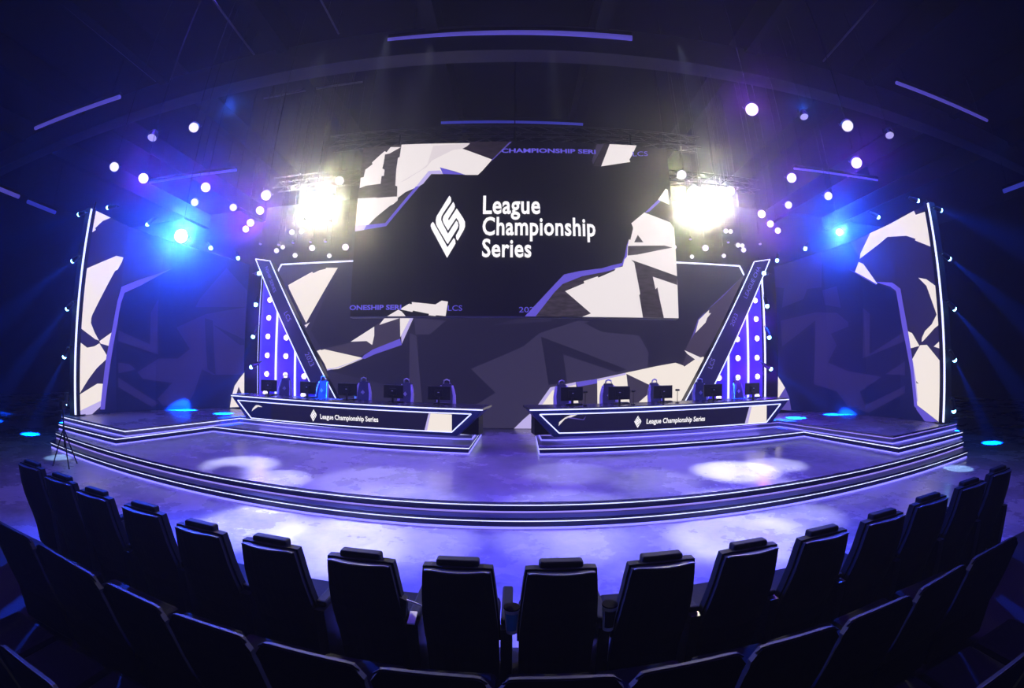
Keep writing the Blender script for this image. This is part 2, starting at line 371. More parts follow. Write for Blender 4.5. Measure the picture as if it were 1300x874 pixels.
# ------------------------------------------------------------------ hanging main screen
SY = 11.0
tl, tr, bl, br = ony((461, 189), SY), ony((849.5, 187), SY), ony((444.5, 401.5), SY), ony((857.5, 405), SY)
X0, X1, Z0, Z1 = (tl.x + bl.x) / 2, (tr.x + br.x) / 2, (bl.z + br.z) / 2, (tl.z + tr.z) / 2
scr = empty('hanging_led_screen', ((X0 + X1) / 2, SY, Z0), label='large black LED screen hanging over the stage with logo lettering', cat='screen')
loc = scr.location.copy()
mb = MB(); mb.box((0, .12, (Z1 - Z0) / 2), (X1 - X0, .2, Z1 - Z0)); mb.build('screen_body', E_scr, scr)
mb = MB()
for i in range(9):
    x = (X0 - X1) / 2 + (X1 - X0) * (i + .5) / 9; mb.box((x, .3, (Z1 - Z0) / 2), (.06, .16, Z1 - Z0 - .1))
mb.build('rear_frame', M_alu, scr)
for k in (-.38, 0, .38):
    mb = MB(); mb.tube([(k * (X1 - X0), .14, Z1 - Z0 - .02), (k * (X1 - X0), .14, Z1 - Z0 + .42)], .03, 6); mb.build('hanging_bracket', M_metal, scr)
mb = MB(); mb.box((0, .12, -.012), (X1 - X0, .22, .03)); mb.build('lower_edge', M_trim, scr)
def sp(p): a = ony(p, SY); return (min(max(a.x, X0), X1) - loc.x, min(max(a.z, Z0), Z1) - loc.z)
def sA(l): return [sp(p) for p in crop(440, 175, 5.909, l)]
def sB(l): return [sp(p) for p in crop(620, 175, 5.417, l)]
def sC(l): return [sp(p) for p in crop(640, 290, 5.652, l)]
def sD(l): return [sp(p) for p in crop(430, 290, 5.652, l)]
polys = [
 (sA([(110,60),(420,50),(390,140),(372,360),(378,445),(85,460)]), E_dk),
 (sA([(910,30),(1240,30),(1092,163),(900,92),(868,82),(900,65)]), E_dk2),
 (sA([(130,692),(215,595),(325,505),(382,465),(545,362),(295,664)]), E_dk2),
 (sA([(412,50),(925,40),(900,65),(868,82),(900,92),(1092,163),(1020,245),(985,278),(890,278),(815,252),(700,222),(725,272),(635,272),(605,305),(550,360),(440,408),(385,450),(382,470),(350,498),(325,510),(215,600),(130,690),(60,703),(82,455),(215,448),(235,450),(378,440),(380,365),(365,358),(372,240),(385,150),(397,145)]), E_w),
 (sA([(650,60),(925,44),(900,65),(868,82),(800,90),(640,170),(560,240),(400,335),(440,320),(600,220)]), E_w2),
 (sA([(285,100),(190,185),(195,198),(140,240),(128,295),(105,300),(98,378),(145,360),(255,345),(262,288),(280,285),(285,240),(268,230),(278,190),(288,125),(322,118),(408,70),(330,70),(300,108)]), E_w),
 (sA([(65,703),(135,692),(150,655),(68,655)]), E_lav),
 (sA([(130,692),(297,664),(550,362),(520,365),(290,640),(150,655)]), E_pur),
 (sA([(520,368),(615,250),(700,245),(725,272),(635,272),(575,345),(548,362)]), E_lav),
 (sA([(700,222),(890,278),(722,272)]), E_pur),
 (sA([(1085,170),(1225,30),(1240,30),(1095,170)]), E_purd),
 (sB([(745,45),(795,45),(720,185),(712,160)]), E_gr),
 (sB([(795,45),(835,45),(775,198),(722,195)]), E_dk2),
 (sB([(834,45),(1018,50),(1000,95),(985,125),(970,150),(975,168),(775,198)]), E_w),
 (sC([(225,645),(570,655),(622,612),(437,452),(575,395),(672,345),(800,300),(740,290),(420,395),(360,460)]), E_dk),
 (sC([(148,655),(225,655),(360,460),(420,400),(560,345),(740,310),(800,292),(860,262),(886,205),(895,80),(880,120),(865,200),(845,250),(780,265),(700,288),(540,308),(430,332),(370,395)]), E_pur),
 (sC([(560,660),(622,612),(437,452),(575,395),(570,380),(672,345),(675,355),(790,305),(800,290),(780,292),(850,275),(862,225),(880,205),(885,130),(895,80),(905,85),(925,0),(920,-15),(912,-35),(1005,-112),(1190,-42),(1230,0),(1250,250),(1270,660)]), E_w),
 (sC([(958,48),(998,102),(932,102)]), E_dk),
 (sC([(888,128),(1150,125),(1205,140),(1140,152),(955,190),(885,197)]), E_dk),
 (sC([(912,228),(1240,345),(1240,408),(1065,348),(1085,440),(1098,425),(1115,510),(1145,660),(995,660),(968,482),(975,470),(933,250)]), E_dk),
 (sB([(1170,425),(1182,440),(1105,510),(1075,517)]), E_pur),
 (sB([(1218,352),(1232,360),(1242,462),(1165,428),(1195,385)]), E_w),
 (sD([(440,582),(505,543),(528,546),(525,530),(695,548),(740,520),(785,528),(768,635),(700,625),(695,637),(645,625),(650,615),(535,592),(530,602)]), E_w),
 (sD([(345,655),(350,632),(430,585),(455,600),(482,632),(485,655)]), E_w),
] + logo_polys(E_tx, lambda x, y: sp((530 + x / 8.737, 240 + y / 8.737)))
shape2d(polys, lambda s, z, d: Vector((s, -d + .02, z)), 'screen_picture', scr, step=.0015)
def stext(body, m, p_left, p_right, hpx, bold, **k):
    """text on the main screen between two pixels of its baseline; hpx = capital height"""
    a, b = ony(p_left, SY), ony(p_right, SY); up = ony((p_left[0], p_left[1] - hpx), SY)
    xd = (b - a); L = xd.length; xd.normalize()
    hh = (up - a).length / .72
    return text_mesh('lettering', body, m, scr, a - loc, xd, Vector((0, 0, 1)), hh, L, bold, lift=.05, **k)
for body, l, r, y, yr in (('League', 613.2, 685.8, 272.0, 272.0), ('Championship', 612.5, 755.8, 299.0, 300.5), ('Series', 612.0, 674.5, 326.5, 327.0)):
    stext(body, E_tx, (l, y), (r, yr), 23, .024, spacing=1.06)
stext('CHAMPIONSHIP SERI', E_tp, (636.7, 195.0), (756, 196.5), 5.2, .03)
stext('LCS', E_tp, (803, 199.5), (822, 199), 6, .0)
stext('ONESHIP SERI', E_tp, (444.5, 394), (510, 393.5), 6, .03)
stext('LCS', E_tp, (569, 395), (587, 395), 7, .0)
stext('202', E_tp, (658.8, 397), (678, 397), 7, .0)
# truss above the screen and its hoists
def box_truss(a, b, w, name, label, group=None, step=.6, cat='truss', parent=None):
    a, b = Vector(a), Vector(b); c = (a + b) / 2; t = empty(name, c, label=label, cat=cat, group=group)
    d = (b - a).normalized(); up = Vector((0, 0, 1)) if abs(d.z) < .9 else Vector((0, 1, 0)); s = d.cross(up).normalized(); up = s.cross(d)
    cor = [s * i * w / 2 + up * j * w / 2 for i, j in ((-1, -1), (1, -1), (1, 1), (-1, 1))]
    for k in cor:
        mb = MB(); mb.tube([a - c + k, b - c + k], .025, 6); mb.build('chord', M_alu, t, smooth=True)
    L = (b - a).length; n = max(2, int(L / step)); mb = MB()
    for q in range(4):
        for i in range(n):
            p0 = a - c + d * (L * i / n) + cor[q]; p1 = a - c + d * (L * (i + 1) / n) + cor[(q + 1) % 4]
            mb.tube([p0, p1], .012, 5)
    o = mb.build('lacing', M_alu, t); o['kind'] = 'stuff'
    for k in (.1, .5, .9):
        q = (a - c).lerp(b - c, k); mb = MB(); mb.tube([q, Vector((q.x, q.y, 11.99 - c.z))], .015, 6); mb.build('hoist_cable', M_metal, t)
    return t
box_truss((X0 - 1.2, SY + .33, Z1 + .42), (X1 + 1.2, SY + .33, Z1 + .42), .36, 'truss', 'aluminium box truss holding up the large hanging screen')
box_truss((-9.0, 13.6, Z1 + .3), (9.0, 13.6, Z1 + .3), .4, 'truss', 'long aluminium truss behind the hanging screen over the back LED wall')
def pipe(p, q, z, label):
    a, b = onz(p, z), onz(q, z); c = (a + b) / 2; t = empty('ceiling_pipe', c, label=label, cat='pipe')
    mb = MB(); mb.tube([a - c, b - c], .03, 6); mb.build('pipe', M_rail, t, smooth=True)
    for k in (.08, .5, .92): mb = MB(); mb.tube([(a - c).lerp(b - c, k), (a - c).lerp(b - c, k) + Vector((0, 0, 12.0 - z))], .01, 4); mb.build('hanger', M_metal, t)
M_rail = mat('grey_conduit', (.16, .15, .17), .4, .4)
pipe((60, -12), (198, 103), 11.0, 'thin grey pipe sloping under the ceiling at the upper left')
pipe((262, -12), (323, 70), 11.2, 'thin grey pipe under the ceiling left of the long violet-lit tube')
pipe((401, -12), (430, 43), 11.2, 'short grey pipe ending at the left end of the long violet-lit tube')
pipe((770, -10), (763, 24), 11.2, 'short faint pipe near the right end of the long violet-lit tube')
pipe((1120, -8), (1045, 78), 11.2, 'thin faint pipe under the ceiling at the upper right')
pipe((335, 125), (460, 104), 11.0, 'thin grey pipe just below the ceiling beam on the left')
# ------------------------------------------------------------------ back LED wall
WY = 13.6
a, b, c_ = ony((353, 338), WY), ony((943, 337), WY), .38
bx0, bx1, bz1 = a.x - .1, b.x + .1, (a.z + b.z) / 2
bw = empty('back_led_screen', (0, WY, 2 * H1 + .004), label='wide dark violet LED wall with white shards across the back of the stage', cat='screen')
mb = MB(); mb.box(((bx0 + bx1) / 2, .15, (bz1 - c_) / 2), (bx1 - bx0, .25, bz1 - c_)); mb.build('screen_body', E_b0, bw)
mb = MB(); strip_line(mb, [Vector((bx0, -.02, bz1 - c_ - .5)), Vector((bx0 + .25, -.02, bz1 - c_)), Vector((bx1 - .25, -.02, bz1 - c_)), Vector((bx1, -.02, bz1 - c_ - .5))], .03, .045)
mb.build('led_strip', M_strip, bw)
def bp_(p): q = ony(p, WY); return (min(max(q.x, bx0 + .02), bx1 - .02), min(max(q.z, c_ + .01), bz1 - .04) - c_)
def wE(l): return [bp_(p) for p in crop(280, 300, 2.914, l)]
def wF(l): return [bp_(p) for p in crop(380, 320, 4.6, l)]
def wG(l): return [bp_(p) for p in crop(520, 390, 5.139, l)]
def wH(l): return [bp_(p) for p in crop(640, 390, 5.139, l)]
def wI(l): return [bp_(p) for p in crop(780, 340, 5.144, l)]
def wP(l): return [bp_(p) for p in l]
polys = [
 (wG([(400,405),(740,260),(850,170),(1100,90),(1250,100),(1500,190),(1560,300),(1540,500),(1300,600),(1000,790),(380,790),(430,640),(560,560)]), E_b1),
 (wG([(40,180),(130,180),(240,90),(30,75)]), E_b1),
 (wG([(45,190),(0,170),(0,640),(85,640)]), E_b1),
 (wG([(540,120),(925,95),(925,75),(700,80)]), E_b2),
 (wF([(0,500),(105,580),(155,690),(600,800),(600,874),(0,874)]), E_b2),
 (wP([(355,340),(430,340),(395,420),(412,450),(380,470),(352,400)]), E_b2),
 (wH([(240,195),(800,408),(735,428),(385,310),(410,490),(290,510)]), E_b0),
 (wH([(520,105),(700,60),(925,75),(925,190),(640,165)]), E_b0),
 (wE([(252,182),(340,133),(345,138),(365,128),(390,122),(392,118),(435,118),(318,322),(255,195)]), E_cr),
 (wE([(312,330),(332,320),(318,340)]), E_w),
 (wF([(110,575),(305,530),(500,395),(590,380),(590,512),(430,572),(350,612)]), E_gr),
 (wF([(105,580),(125,572),(132,575),(150,570),(380,622),(230,684),(165,690),(150,655)]), E_cr),
 (wF([(165,694),(380,622),(372,618),(235,676),(165,684)]), E_lav),
 (wF([(365,624),(380,605),(430,572),(590,508),(600,545),(440,600),(385,626)]), E_pur),
 (wF([(303,526),(440,438),(440,490),(428,545),(395,522)]), E_w),
 (wF([(470,428),(510,375),(625,370),(600,385)]), E_w),
 (wF([(590,380),(672,380),(600,540)]), E_lav),
 (wF([(590,380),(655,380),(592,500)]), E_w),
 (wP([(652.6,545),(664,533),(678,521),(698.4,492.2),(730.5,485.5),(757.7,481.5),(793.7,473.7),(832.5,465.4),(856.8,461),(866.5,464.4),(881,456.6),(892,453),(900,470),(872,530),(862,546)]), E_cr),
 (wP([(652.6,545),(664,533),(678,521),(698.4,492.2),(702,494.5),(684,520),(678,530),(690,545)]), E_lav),
 (wP([(698.4,492.2),(730.5,485.5),(731,488.5),(701,496)]), E_lav),
 (wP([(730.5,485.5),(757.7,481.5),(758,520),(735,520)]), E_gr),
 (wP([(730.5,485.5),(757.7,481.5),(757.7,487),(733,491.5)]), E_pur),
 (wP([(757.7,481.5),(793.7,473.7),(794,476),(758,484)]), E_lav),
 (wP([(794.5,475),(831,492.5),(809,512),(800,525)]), E_gr),
 (wI([(840,50),(800,90),(720,175),(705,175),(610,280),(520,430),(490,470),(455,545),(525,595),(570,585),(640,480),(840,130)]), E_b3),
 (wI([(840,50),(800,90),(720,175),(700,195),(590,290),(520,430),(490,475),(505,440),(540,340),(610,270)]), E_purd),
 (wI([(440,635),(465,570),(525,597),(450,648)]), E_gr),
 (wI([(545,345),(612,278),(610,300),(625,300),(600,330),(590,360),(522,430)]), E_w),
 (wI([(450,540),(560,590),(550,615),(520,600),(470,565)]), E_w),
]
shape2d(polys, lambda s, z, d: Vector((s, -d, z)), 'screen_picture', bw, step=.0025)

# ------------------------------------------------------------------ LED wings (gently curved vertical walls)
class Wall:
    def top(s, ss): k = min(1, max(0, ss / s.s[-1])); return s.z1 + (s.zi - s.z1) * k
    def __init__(s, base, z0, z1, zi):
        s.zi = zi
        s.b = [Vector((p[0], p[1])) for p in base]; s.z0, s.z1 = z0, z1
        s.s = [0]
        for a, b in zip(s.b, s.b[1:]): s.s.append(s.s[-1] + (b - a).length)
    def hit(s, p):
        d = ray(*p); best = None
        for i, (a, b) in enumerate(zip(s.b, s.b[1:])):
            e = b - a; den = d.x * e.y - d.y * e.x
            if abs(den) < 1e-9: continue
            u = (a.y * d.x - a.x * d.y) / -den if False else ((a.x * d.y - a.y * d.x) / den)
            lo = -1e9 if i == 0 else -1e-6; hi = 1e9 if i == len(s.b) - 2 else 1 + 1e-6
            if lo <= u <= hi:
                pt = a + e * u; t = (pt.x * d.x + pt.y * d.y) / (d.x ** 2 + d.y ** 2)
                if t > 0:
                    ss = s.s[i] + u * e.length; zz = CH + d.z * t
                    cand = (min(max(ss, .02), s.s[-1] - .02), min(max(zz, s.z0 + .01), s.top(ss) - .01), max(0, -u, u - 1))
                    if best is None or cand[2] < best[2]: best = cand
        return best[:2] if best else (0, s.z0)
    def at(s, ss, z, d=0.):
        i = 0
        while i < len(s.b) - 2 and ss > s.s[i + 1]: i += 1
        a, b = s.b[i], s.b[i + 1]; e = (b - a).normalized(); q = a + e * (ss - s.s[i]); n = Vector((e.y, -e.x))
        if n.dot(-q) < 0: n = -n
        return Vector((q.x + n.x * d, q.y + n.y * d, z))
def wing(name_label, base, z1, zi, polys_of):
    W = Wall(base, ZP, z1, zi); t = empty('led_wing', (0, 0, 0), label=name_label, cat='screen')
    mb = MB()
    for i in range(len(base) - 1):
        a0, a1 = W.at(W.s[i], ZP), W.at(W.s[i + 1], ZP); e = (a1 - a0).normalized(); n = Vector((e.y, -e.x, 0)); n = n if n.dot(-a0) > 0 else -n
        mb.prism([a0, a1, a1 + Vector((0, 0, W.top(W.s[i + 1]) - ZP)), a0 + Vector((0, 0, W.top(W.s[i]) - ZP))], -n * .25, mi=0, mis=1)
    mb.build('screen_body', [E_wb, M_black], t)
    shape2d(polys_of(W), lambda s, z, d: W.at(s, z, d), 'screen_picture', t, folds=W.s[1:-1], step=.003)
    # black edge post with its light line on the audience side
    a0 = W.at(0, ZP); e = (a0 - W.at(.5, ZP)).normalized(); n = Vector((e.y, -e.x, 0)); n = n if n.dot(-a0) > 0 else -n
    c = a0 + e * .10
    mb = MB(); mb.box((c.x, c.y, (ZP + z1) / 2), (.20, .3, z1 - ZP), Matrix((e, n, Vector((0, 0, 1)))).transposed()); mb.build('edge_post', M_black, t)
    c2 = a0 + e * .17 + n * .165
    mb = MB(); mb.box((c2.x, c2.y, (ZP + z1) / 2), (.05, .03, z1 - ZP - .1), Matrix((e, n, Vector((0, 0, 1)))).transposed()); mb.build('led_strip', M_strip, t)
    return W
WLb = [(-12.07, 8.13), (-11.93, 9.5), (-11.45, 10.8), (-10.75, 12.0), (-10.15, 13.0), (-9.79, 13.64)]
WRb = [(11.36, 8.05), (11.30, 9.6), (11.08, 10.9), (10.54, 12.2), (9.95, 13.2), (9.55, 13.86)]
def pl_left(W):
    h = lambda l: [W.hit(p) for p in l]
    a = lambda l: h(crop(80, 250, 5.829, l)); b = lambda l: h(crop(60, 400, 5.829, l)); v = lambda l: h(crop(150, 380, 5.828, l)); o = lambda l: h(crop(0, 220, 2.3, l))
    return [
     (o([(268,100),(420,130),(505,280),(350,330),(335,440),(310,600),(290,705),(225,705),(235,450),(248,270)]), E_wd),
     (v([(430,210),(650,110),(950,60),(950,560),(700,560),(620,520),(560,700),(500,790),(330,790),(290,740),(400,620),(180,590),(140,540),(300,440),(440,440),(530,370)]), E_w1),
     (v([(640,140),(700,160),(720,560),(660,520)]), E_wb), (v([(700,190),(900,340),(940,340),(940,300)]), E_wb),
     (v([(0,230),(235,335),(240,100),(295,0),(295,410),(0,310)]), E_w1), (v([(0,580),(300,770),(250,800),(0,650)]), E_w1),
     (v([(0,470),(80,480),(130,520),(0,550)]), E_w1), (v([(570,60),(960,60),(960,-60),(800,-230),(600,0)]), E_w1),
     (a([(240,80),(300,122),(315,118),(410,150),(480,178),(430,172),(395,155),(350,155),(290,180),(235,232),(238,248),(200,270),(200,80)]), E_cr),
     (a([(555,200),(650,225),(682,292),(620,245)]), E_cr),
     (a([(163,535),(390,438),(442,450),(430,485),(400,540),(380,550),(212,874),(195,930),(200,960),(130,960),(120,700)]), E_cr),
     (b([(238,-40),(325,-30),(318,60),(345,130),(378,190),(350,180),(240,97)]), E_cr),
     (b([(200,200),(235,200),(290,243),(345,232),(380,210),(445,315),(360,395),(300,475),(228,592),(200,592)]), E_cr),
     (b([(380,195),(487,118),(465,235),(388,212)]), E_cr),
     (b([(200,592),(228,592),(365,508),(410,510),(408,660),(325,745),(200,745)]), E_cr),
     (b([(228,712),(380,640),(408,625),(405,662),(325,745),(228,745)]), E_lav),
     (o([(500,280),(455,296),(400,314),(352,333),(340,375),(325,455),(308,535),(290,690),(303,690),(322,540),(340,440),(352,380),(362,350),(410,328)]), E_pur),
     (h([(310.2,473),(310.5,520),(291.0,520),(293,505),(297,490),(303,481)]), E_cr), (h([(302.0,491),(306.0,500),(299.4,500)]), E_gr),
    ]
def pl_right(W):
    h = lambda l: [W.hit(p) for p in l]
    a = lambda l: h(crop(1100, 250, 5.829, l)); b = lambda l: h(crop(1100, 400, 5.829, l)); v = lambda l: h(crop(960, 380, 5.463, l)); o = lambda l: h(crop(960, 220, 2.3, l)); u = lambda l: h(crop(960, 270, 6.725, l))
    return [
     (o([(330,160),(470,90),(530,110),(560,720),(515,722),(470,685),(455,560),(430,440),(412,350),(350,318),(300,255)]), E_wd),
     (u([(800,200),(965,130),(890,395),(830,300)]), E_gr),
     (v([(170,150),(420,90),(560,95),(640,160),(640,190),(520,240),(560,320),(500,440),(640,500),(870,540),(720,640),(760,750),(640,750),(560,640),(400,590),(410,150),(180,330)]), E_w1),
     (v([(740,60),(790,100),(790,380),(1035,220),(1035,290),(740,410)]), E_w1), (v([(700,760),(1035,600),(1035,650),(780,790)]), E_w1),
     (v([(900,520),(1035,430),(1035,530)]), E_w1), (v([(200,-120),(400,-190),(330,0),(180,60)]), E_w1), (v([(460,-60),(560,-90),(590,60),(480,40)]), E_w1),
     (u([(470,330),(560,290),(560,640),(380,660),(160,640),(160,470)]), E_w1),
     (a([(25,222),(350,80),(355,95),(370,135),(440,112),(470,100),(500,372),(485,372),(365,325),(368,312),(300,290),(160,298),(105,345),(-45,460),(-40,420)]), E_cr),
     (u([(878,423),(920,440),(1040,610),(1030,612),(845,512)]), E_cr), (u([(795,485),(845,508),(1035,612),(1030,620),(900,548)]), E_purd),
     (a([(390,600),(450,612),(560,660),(560,900),(535,900),(500,800),(450,660)]), E_cr),
     (b([(530,-10),(570,-10),(570,70),(548,70),(510,100),(425,195),(415,200),(418,170),(440,120),(490,70),(500,50)]), E_cr),
     (b([(505,235),(553,190),(570,190),(570,255),(553,250)]), E_cr), (b([(300,115),(345,135),(400,230),(325,250)]), E_cr),
     (b([(405,225),(455,222),(555,345),(570,345),(570,800),(548,795),(380,665),(378,610),(365,500),(395,510),(360,470),(340,340)]), E_cr),
     (b([(340,340),(352,335),(375,470),(390,640),(375,640),(365,500)]), E_lav),
     (b([(380,665),(545,795),(440,795),(378,700)]), E_pur),
     (o([(350,318),(400,320),(425,338),(432,380),(445,450),(462,560),(475,690),(465,680),(455,580),(430,450),(412,345),(395,332)]), E_pur),
     (h([(988,478),(997.6,492.5),(1002.7,504),(1005.5,524),(985,524)]), E_purd), (h([(988,478),(997.6,492.5),(990,504.5),(985,508)]), E_cr),
    ]
WL = wing('left curved LED wing with white shards and deep blue picture', WLb, 6.60, 5.97, pl_left)
WR = wing('right curved LED wing with white shards and deep blue picture', WRb, 6.74, 6.03, pl_right)
#STAGE_END
# ------------------------------------------------------------------ light towers with slanting fins
M_tower = mat('tower_panel_violet_light_in_colour', (.20, .12, .80), .45, noise=.08)  # violet lamp light on the panel is put into its base colour
E_lamp = emi('lamp_white_core', (255, 245, 255), 3.0); E_halo = emi('lamp_violet_halo', (105, 50, 240), .8)
E_fin = emi('led_fin_navy', (34, 30, 92), .75); E_fint = emi('led_fin_text', (110, 100, 200), 1.)
TY = 12.75
def disc(mb, c, n, r, k=16, mi=0, depth=0):
    n = Vector(n).normalized(); u = n.orthogonal().normalized(); v = n.cross(u)
    pts = [Vector(c) + (u * math.cos(2 * math.pi * i / k) + v * math.sin(2 * math.pi * i / k)) * r for i in range(k)]
    if depth: mb.prism(pts, n * -depth, mi)
    else: mb.quad(pts, mi)
def tower(side, fin, cols, lines, lamps, words, label):
    P = lambda p: ony(p, TY)
    base = P(lines[0][1]); t = empty('light_tower', (base.x, TY, ZP + .004), label=label, cat='light tower'); L = t.location.copy()
    F = [P(p) - L for p in fin]                 # TL, TR, BR, BL
    def down(a, b): k = (0.0 - a.z) / (b.z - a.z); return a + (b - a) * k     # run the slanted edges down to the platform
    F[2] = down(F[1], F[2]); F[3] = down(F[0], F[3])
    mb = MB(); mb.prism([f + Vector((0, -.22, 0)) for f in F], (0, .3, 0), 0, 1); mb.build('fin', [E_fin, M_metal], t)
    mb = MB(); strip_line(mb, [f + Vector((0, -.24, 0)) for f in (F[3], F[0], F[1], F[2])], .026, .026); mb.build('led_strip', M_strip, t)
    # triangular backing panels between upright strips
    xs = [(P(a) - L, P(b) - L) for a, b in lines]
    e0, e1 = F[0], F[3]
    def fin_z(x): k = (x - e0.x) / (e1.x - e0.x); return e0.z + (e1.z - e0.z) * k
    for i in range(len(xs)):
        xa = xs[i][0].x; xb = xs[i + 1][0].x if i + 1 < len(xs) else e1.x
        za, zb = max(.02, fin_z(xa) - .03), max(.02, fin_z(xb) - .03)
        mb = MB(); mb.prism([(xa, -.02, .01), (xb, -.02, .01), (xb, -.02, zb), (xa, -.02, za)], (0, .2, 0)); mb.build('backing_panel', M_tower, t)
        mb = MB(); mb.bar((xa, -.06, .01), (xa, -.06, za), .05, .05); mb.build('led_strip', M_strip, t)
    for c in lamps:
        q = P(c) - L; big = .085 if q.z > .3 else .07
        mb = MB(); disc(mb, q + Vector((0, -.07, 0)), (0, -1, 0), big, 16, 0, .05); o = mb.build('lamp', E_lamp, t)
        mb = MB()
        for k in range(16):
            a = 2 * math.pi * k / 16; b = 2 * math.pi * (k + 1) / 16
            mb.bar(q + Vector((math.cos(a) * (big + .03), -.06, math.sin(a) * (big + .03))), q + Vector((math.cos(b) * (big + .03), -.06, math.sin(b) * (big + .03))), .06, .02)
        mb.build('lamp_halo', E_halo, o)  # glowing ring imitates the violet halo around the lamp
    for x, z, h in ((.5, 1.4, 0), (.55, 3.0, 0)):
        x = -side * x
        l = bpy.data.lights.new('tower_added_fill', 'POINT'); l.energy = 75; l.color = (.14, .01, 1) if side > 0 else (.12, .05, 1); l.shadow_soft_size = .2  # added fill that lights the backing panels in the lamps' violet
        o = bpy.data.objects.new('tower_added_fill', l); col.objects.link(o); o.location = L + Vector((x, -.95, z))
    for body, a, b, hpx in words:
        A, B = P(a) - L, P(b) - L; A.y = B.y = -.22; xd = B - A; ln = xd.length; xd.normalize(); yd = Vector((0, -1, 0)).cross(xd).normalized()
        if yd.z < 0 and abs(yd.z) > 2: yd = -yd
        text_mesh('lettering', body, E_fint, t, A, xd, yd, hpx, ln, .0, lift=.02)
    return t
tower(-1, [(329.3, 331), (347.4, 333.5), (432.8, 510.4), (399, 488)], 3,
      [((334.8, 352), (329, 502)), ((353.8, 393), (350.6, 484)), ((376, 444), (375.5, 506))],
      [(343.8,381.3),(342.5,404),(341.4,427.5),(340.5,451.5),(339.8,475),(338,499),(364.5,429),(364,452.5),(363.4,476.5),(387,478),(386,502)],
      [('NSHIP SERIES', (341, 342), (352, 373.5), .17), ('LCS', (365, 399), (370, 410), .22), ('2023', (391, 450), (398.5, 466), .24)],
      'left violet light tower with slanting lit fin behind the desk')
tower(1, [(972.6, 331.6), (953, 334.4), (864.5, 512), (903, 488)], 3,
      [((965.7, 352), (971.5, 505)), ((947, 393), (949.3, 500)), ((923.5, 441), (924.6, 506))],
      [(957.6,382),(958.8,405.5),(960,430),(960,454.5),(960.5,478.3),(960,503),(935,431),(935.8,455),(935.8,479.5),(911.8,480),(911.5,505)],
      [('LEAGUE CHA', (943.5, 381), (961, 342), .2), ('2023', (926.5, 416), (932.5, 401), .2), ('LCS', (899.5, 469), (904, 457), .22)],
      'right violet light tower with slanting lit fin behind the desk')

# ------------------------------------------------------------------ player desks
DZ = 1.42
M_desk = mat('navy_satin_desk_shell', (.012, .03, .22), .4, noise=.06)
M_top = mat('glossy_dark_desktop', (.05, .05, .07), .25, noise=.05)
DESK = {}
def desk(side, A, B, fr, body, label, deco, logo_box, tl_, tr_):
    a, b = onz(A, DZ), onz(B, DZ); u = (b - a).normalized(); back = Vector((-u.y, u.x, 0))
    if back.y < 0: back = -back
    t = empty('player_desk', ((a + b) / 2).to_tuple()[:2] + (ZP,), label=label, cat='desk'); L = t.location.copy()
    tilt = (Vector((0, 0, -1)) + back * .12).normalized(); n = u.cross(tilt).normalized()
    if n.y > 0: n = -n
    pl = lambda p, d=0.: onpl(p, a, n) + n * d - L
    DESK[side] = (a, u, back)
    Bd = [a - L + Vector((0, 0, -.02)), b - L + Vector((0, 0, -.02)), pl(body[0]), pl(body[1])]
    for q in (2, 3): Bd[q].z = max(Bd[q].z, .012)
    mb = MB(); mb.prism(Bd, back * .55, 0); mb.build('desk_body', M_desk, t)
    mb = MB(); mb.prism([a - L + Vector((0, 0, -.02)), b - L + Vector((0, 0, -.02)), b - L + back * .85 + Vector((0, 0, -.02)), a - L + back * .85 + Vector((0, 0, -.02))], (0, 0, .05)); mb.build('desktop', M_top, t)
    c0, c1 = a - L + u * .5 + back * .6, b - L - u * .5 + back * .6
    for c in (c0, (c0 + c1) / 2, c1):
        mb = MB(); c = c.copy(); c.z = (DZ - ZP) / 2; mb.box(c, (.6, .4, DZ - ZP - .03), Matrix((u, back, Vector((0, 0, 1)))).transposed()); mb.build('pedestal', M_black, t)
    mb = MB(); mb.bar(a - L + n * .012 + Vector((0, 0, -.008)), b - L + n * .012 + Vector((0, 0, -.008)), .02, .026); mb.build('led_strip', M_strip, t)
    Fq = [pl(p, .018) for p in fr]
    mb = MB(); strip_line(mb, Fq, .02, .022, True); mb.build('frame_led_strip', M_strip, t)
    Fi = [pl(p, .006) for p in fr]; mb = MB(); mb.prism(Fi, n * -.02); mb.build('display_panel', E_df2, t)
    inner = Vector((0, 0, 0))
    def to2(p): q = pl(p) ; return ((q - (a - L)).dot(u), (q - (a - L)).dot(tilt))
    def fmap(s, v, d): return a - L + u * s + tilt * v + n * (.006 + d)
    polys = [([to2(p) for p in pp], m) for pp, m in deco]
    x0, y0, x1, y1 = logo_box
    polys += logo_polys(E_tx, lambda x, y: to2((x0 + (x - 147) / (530 - 147) * (x1 - x0), y0 + (y - 78) / (768 - 78) * (y1 - y0))))
    shape2d(polys, fmap, 'display_picture', t, step=.0008)
    ta, tb_ = pl(tl_), pl(tr_); xd = (tb_ - ta); ln = xd.length; xd.normalize()
    text_mesh('lettering', 'League Championship Series', E_tx, t, ta, xd, -tilt, .175, ln, .022, lift=.03)
    # glow strip hidden under the desk, added to brighten the band below
    mb = MB(); mb.bar(Bd[3] + back * .3 + u * .2 - Vector((0, 0, .0)) , Bd[2] + back * .3 - u * .2, .03, .02); mb.build('added_glow_strip', M_under2, t)
    return t
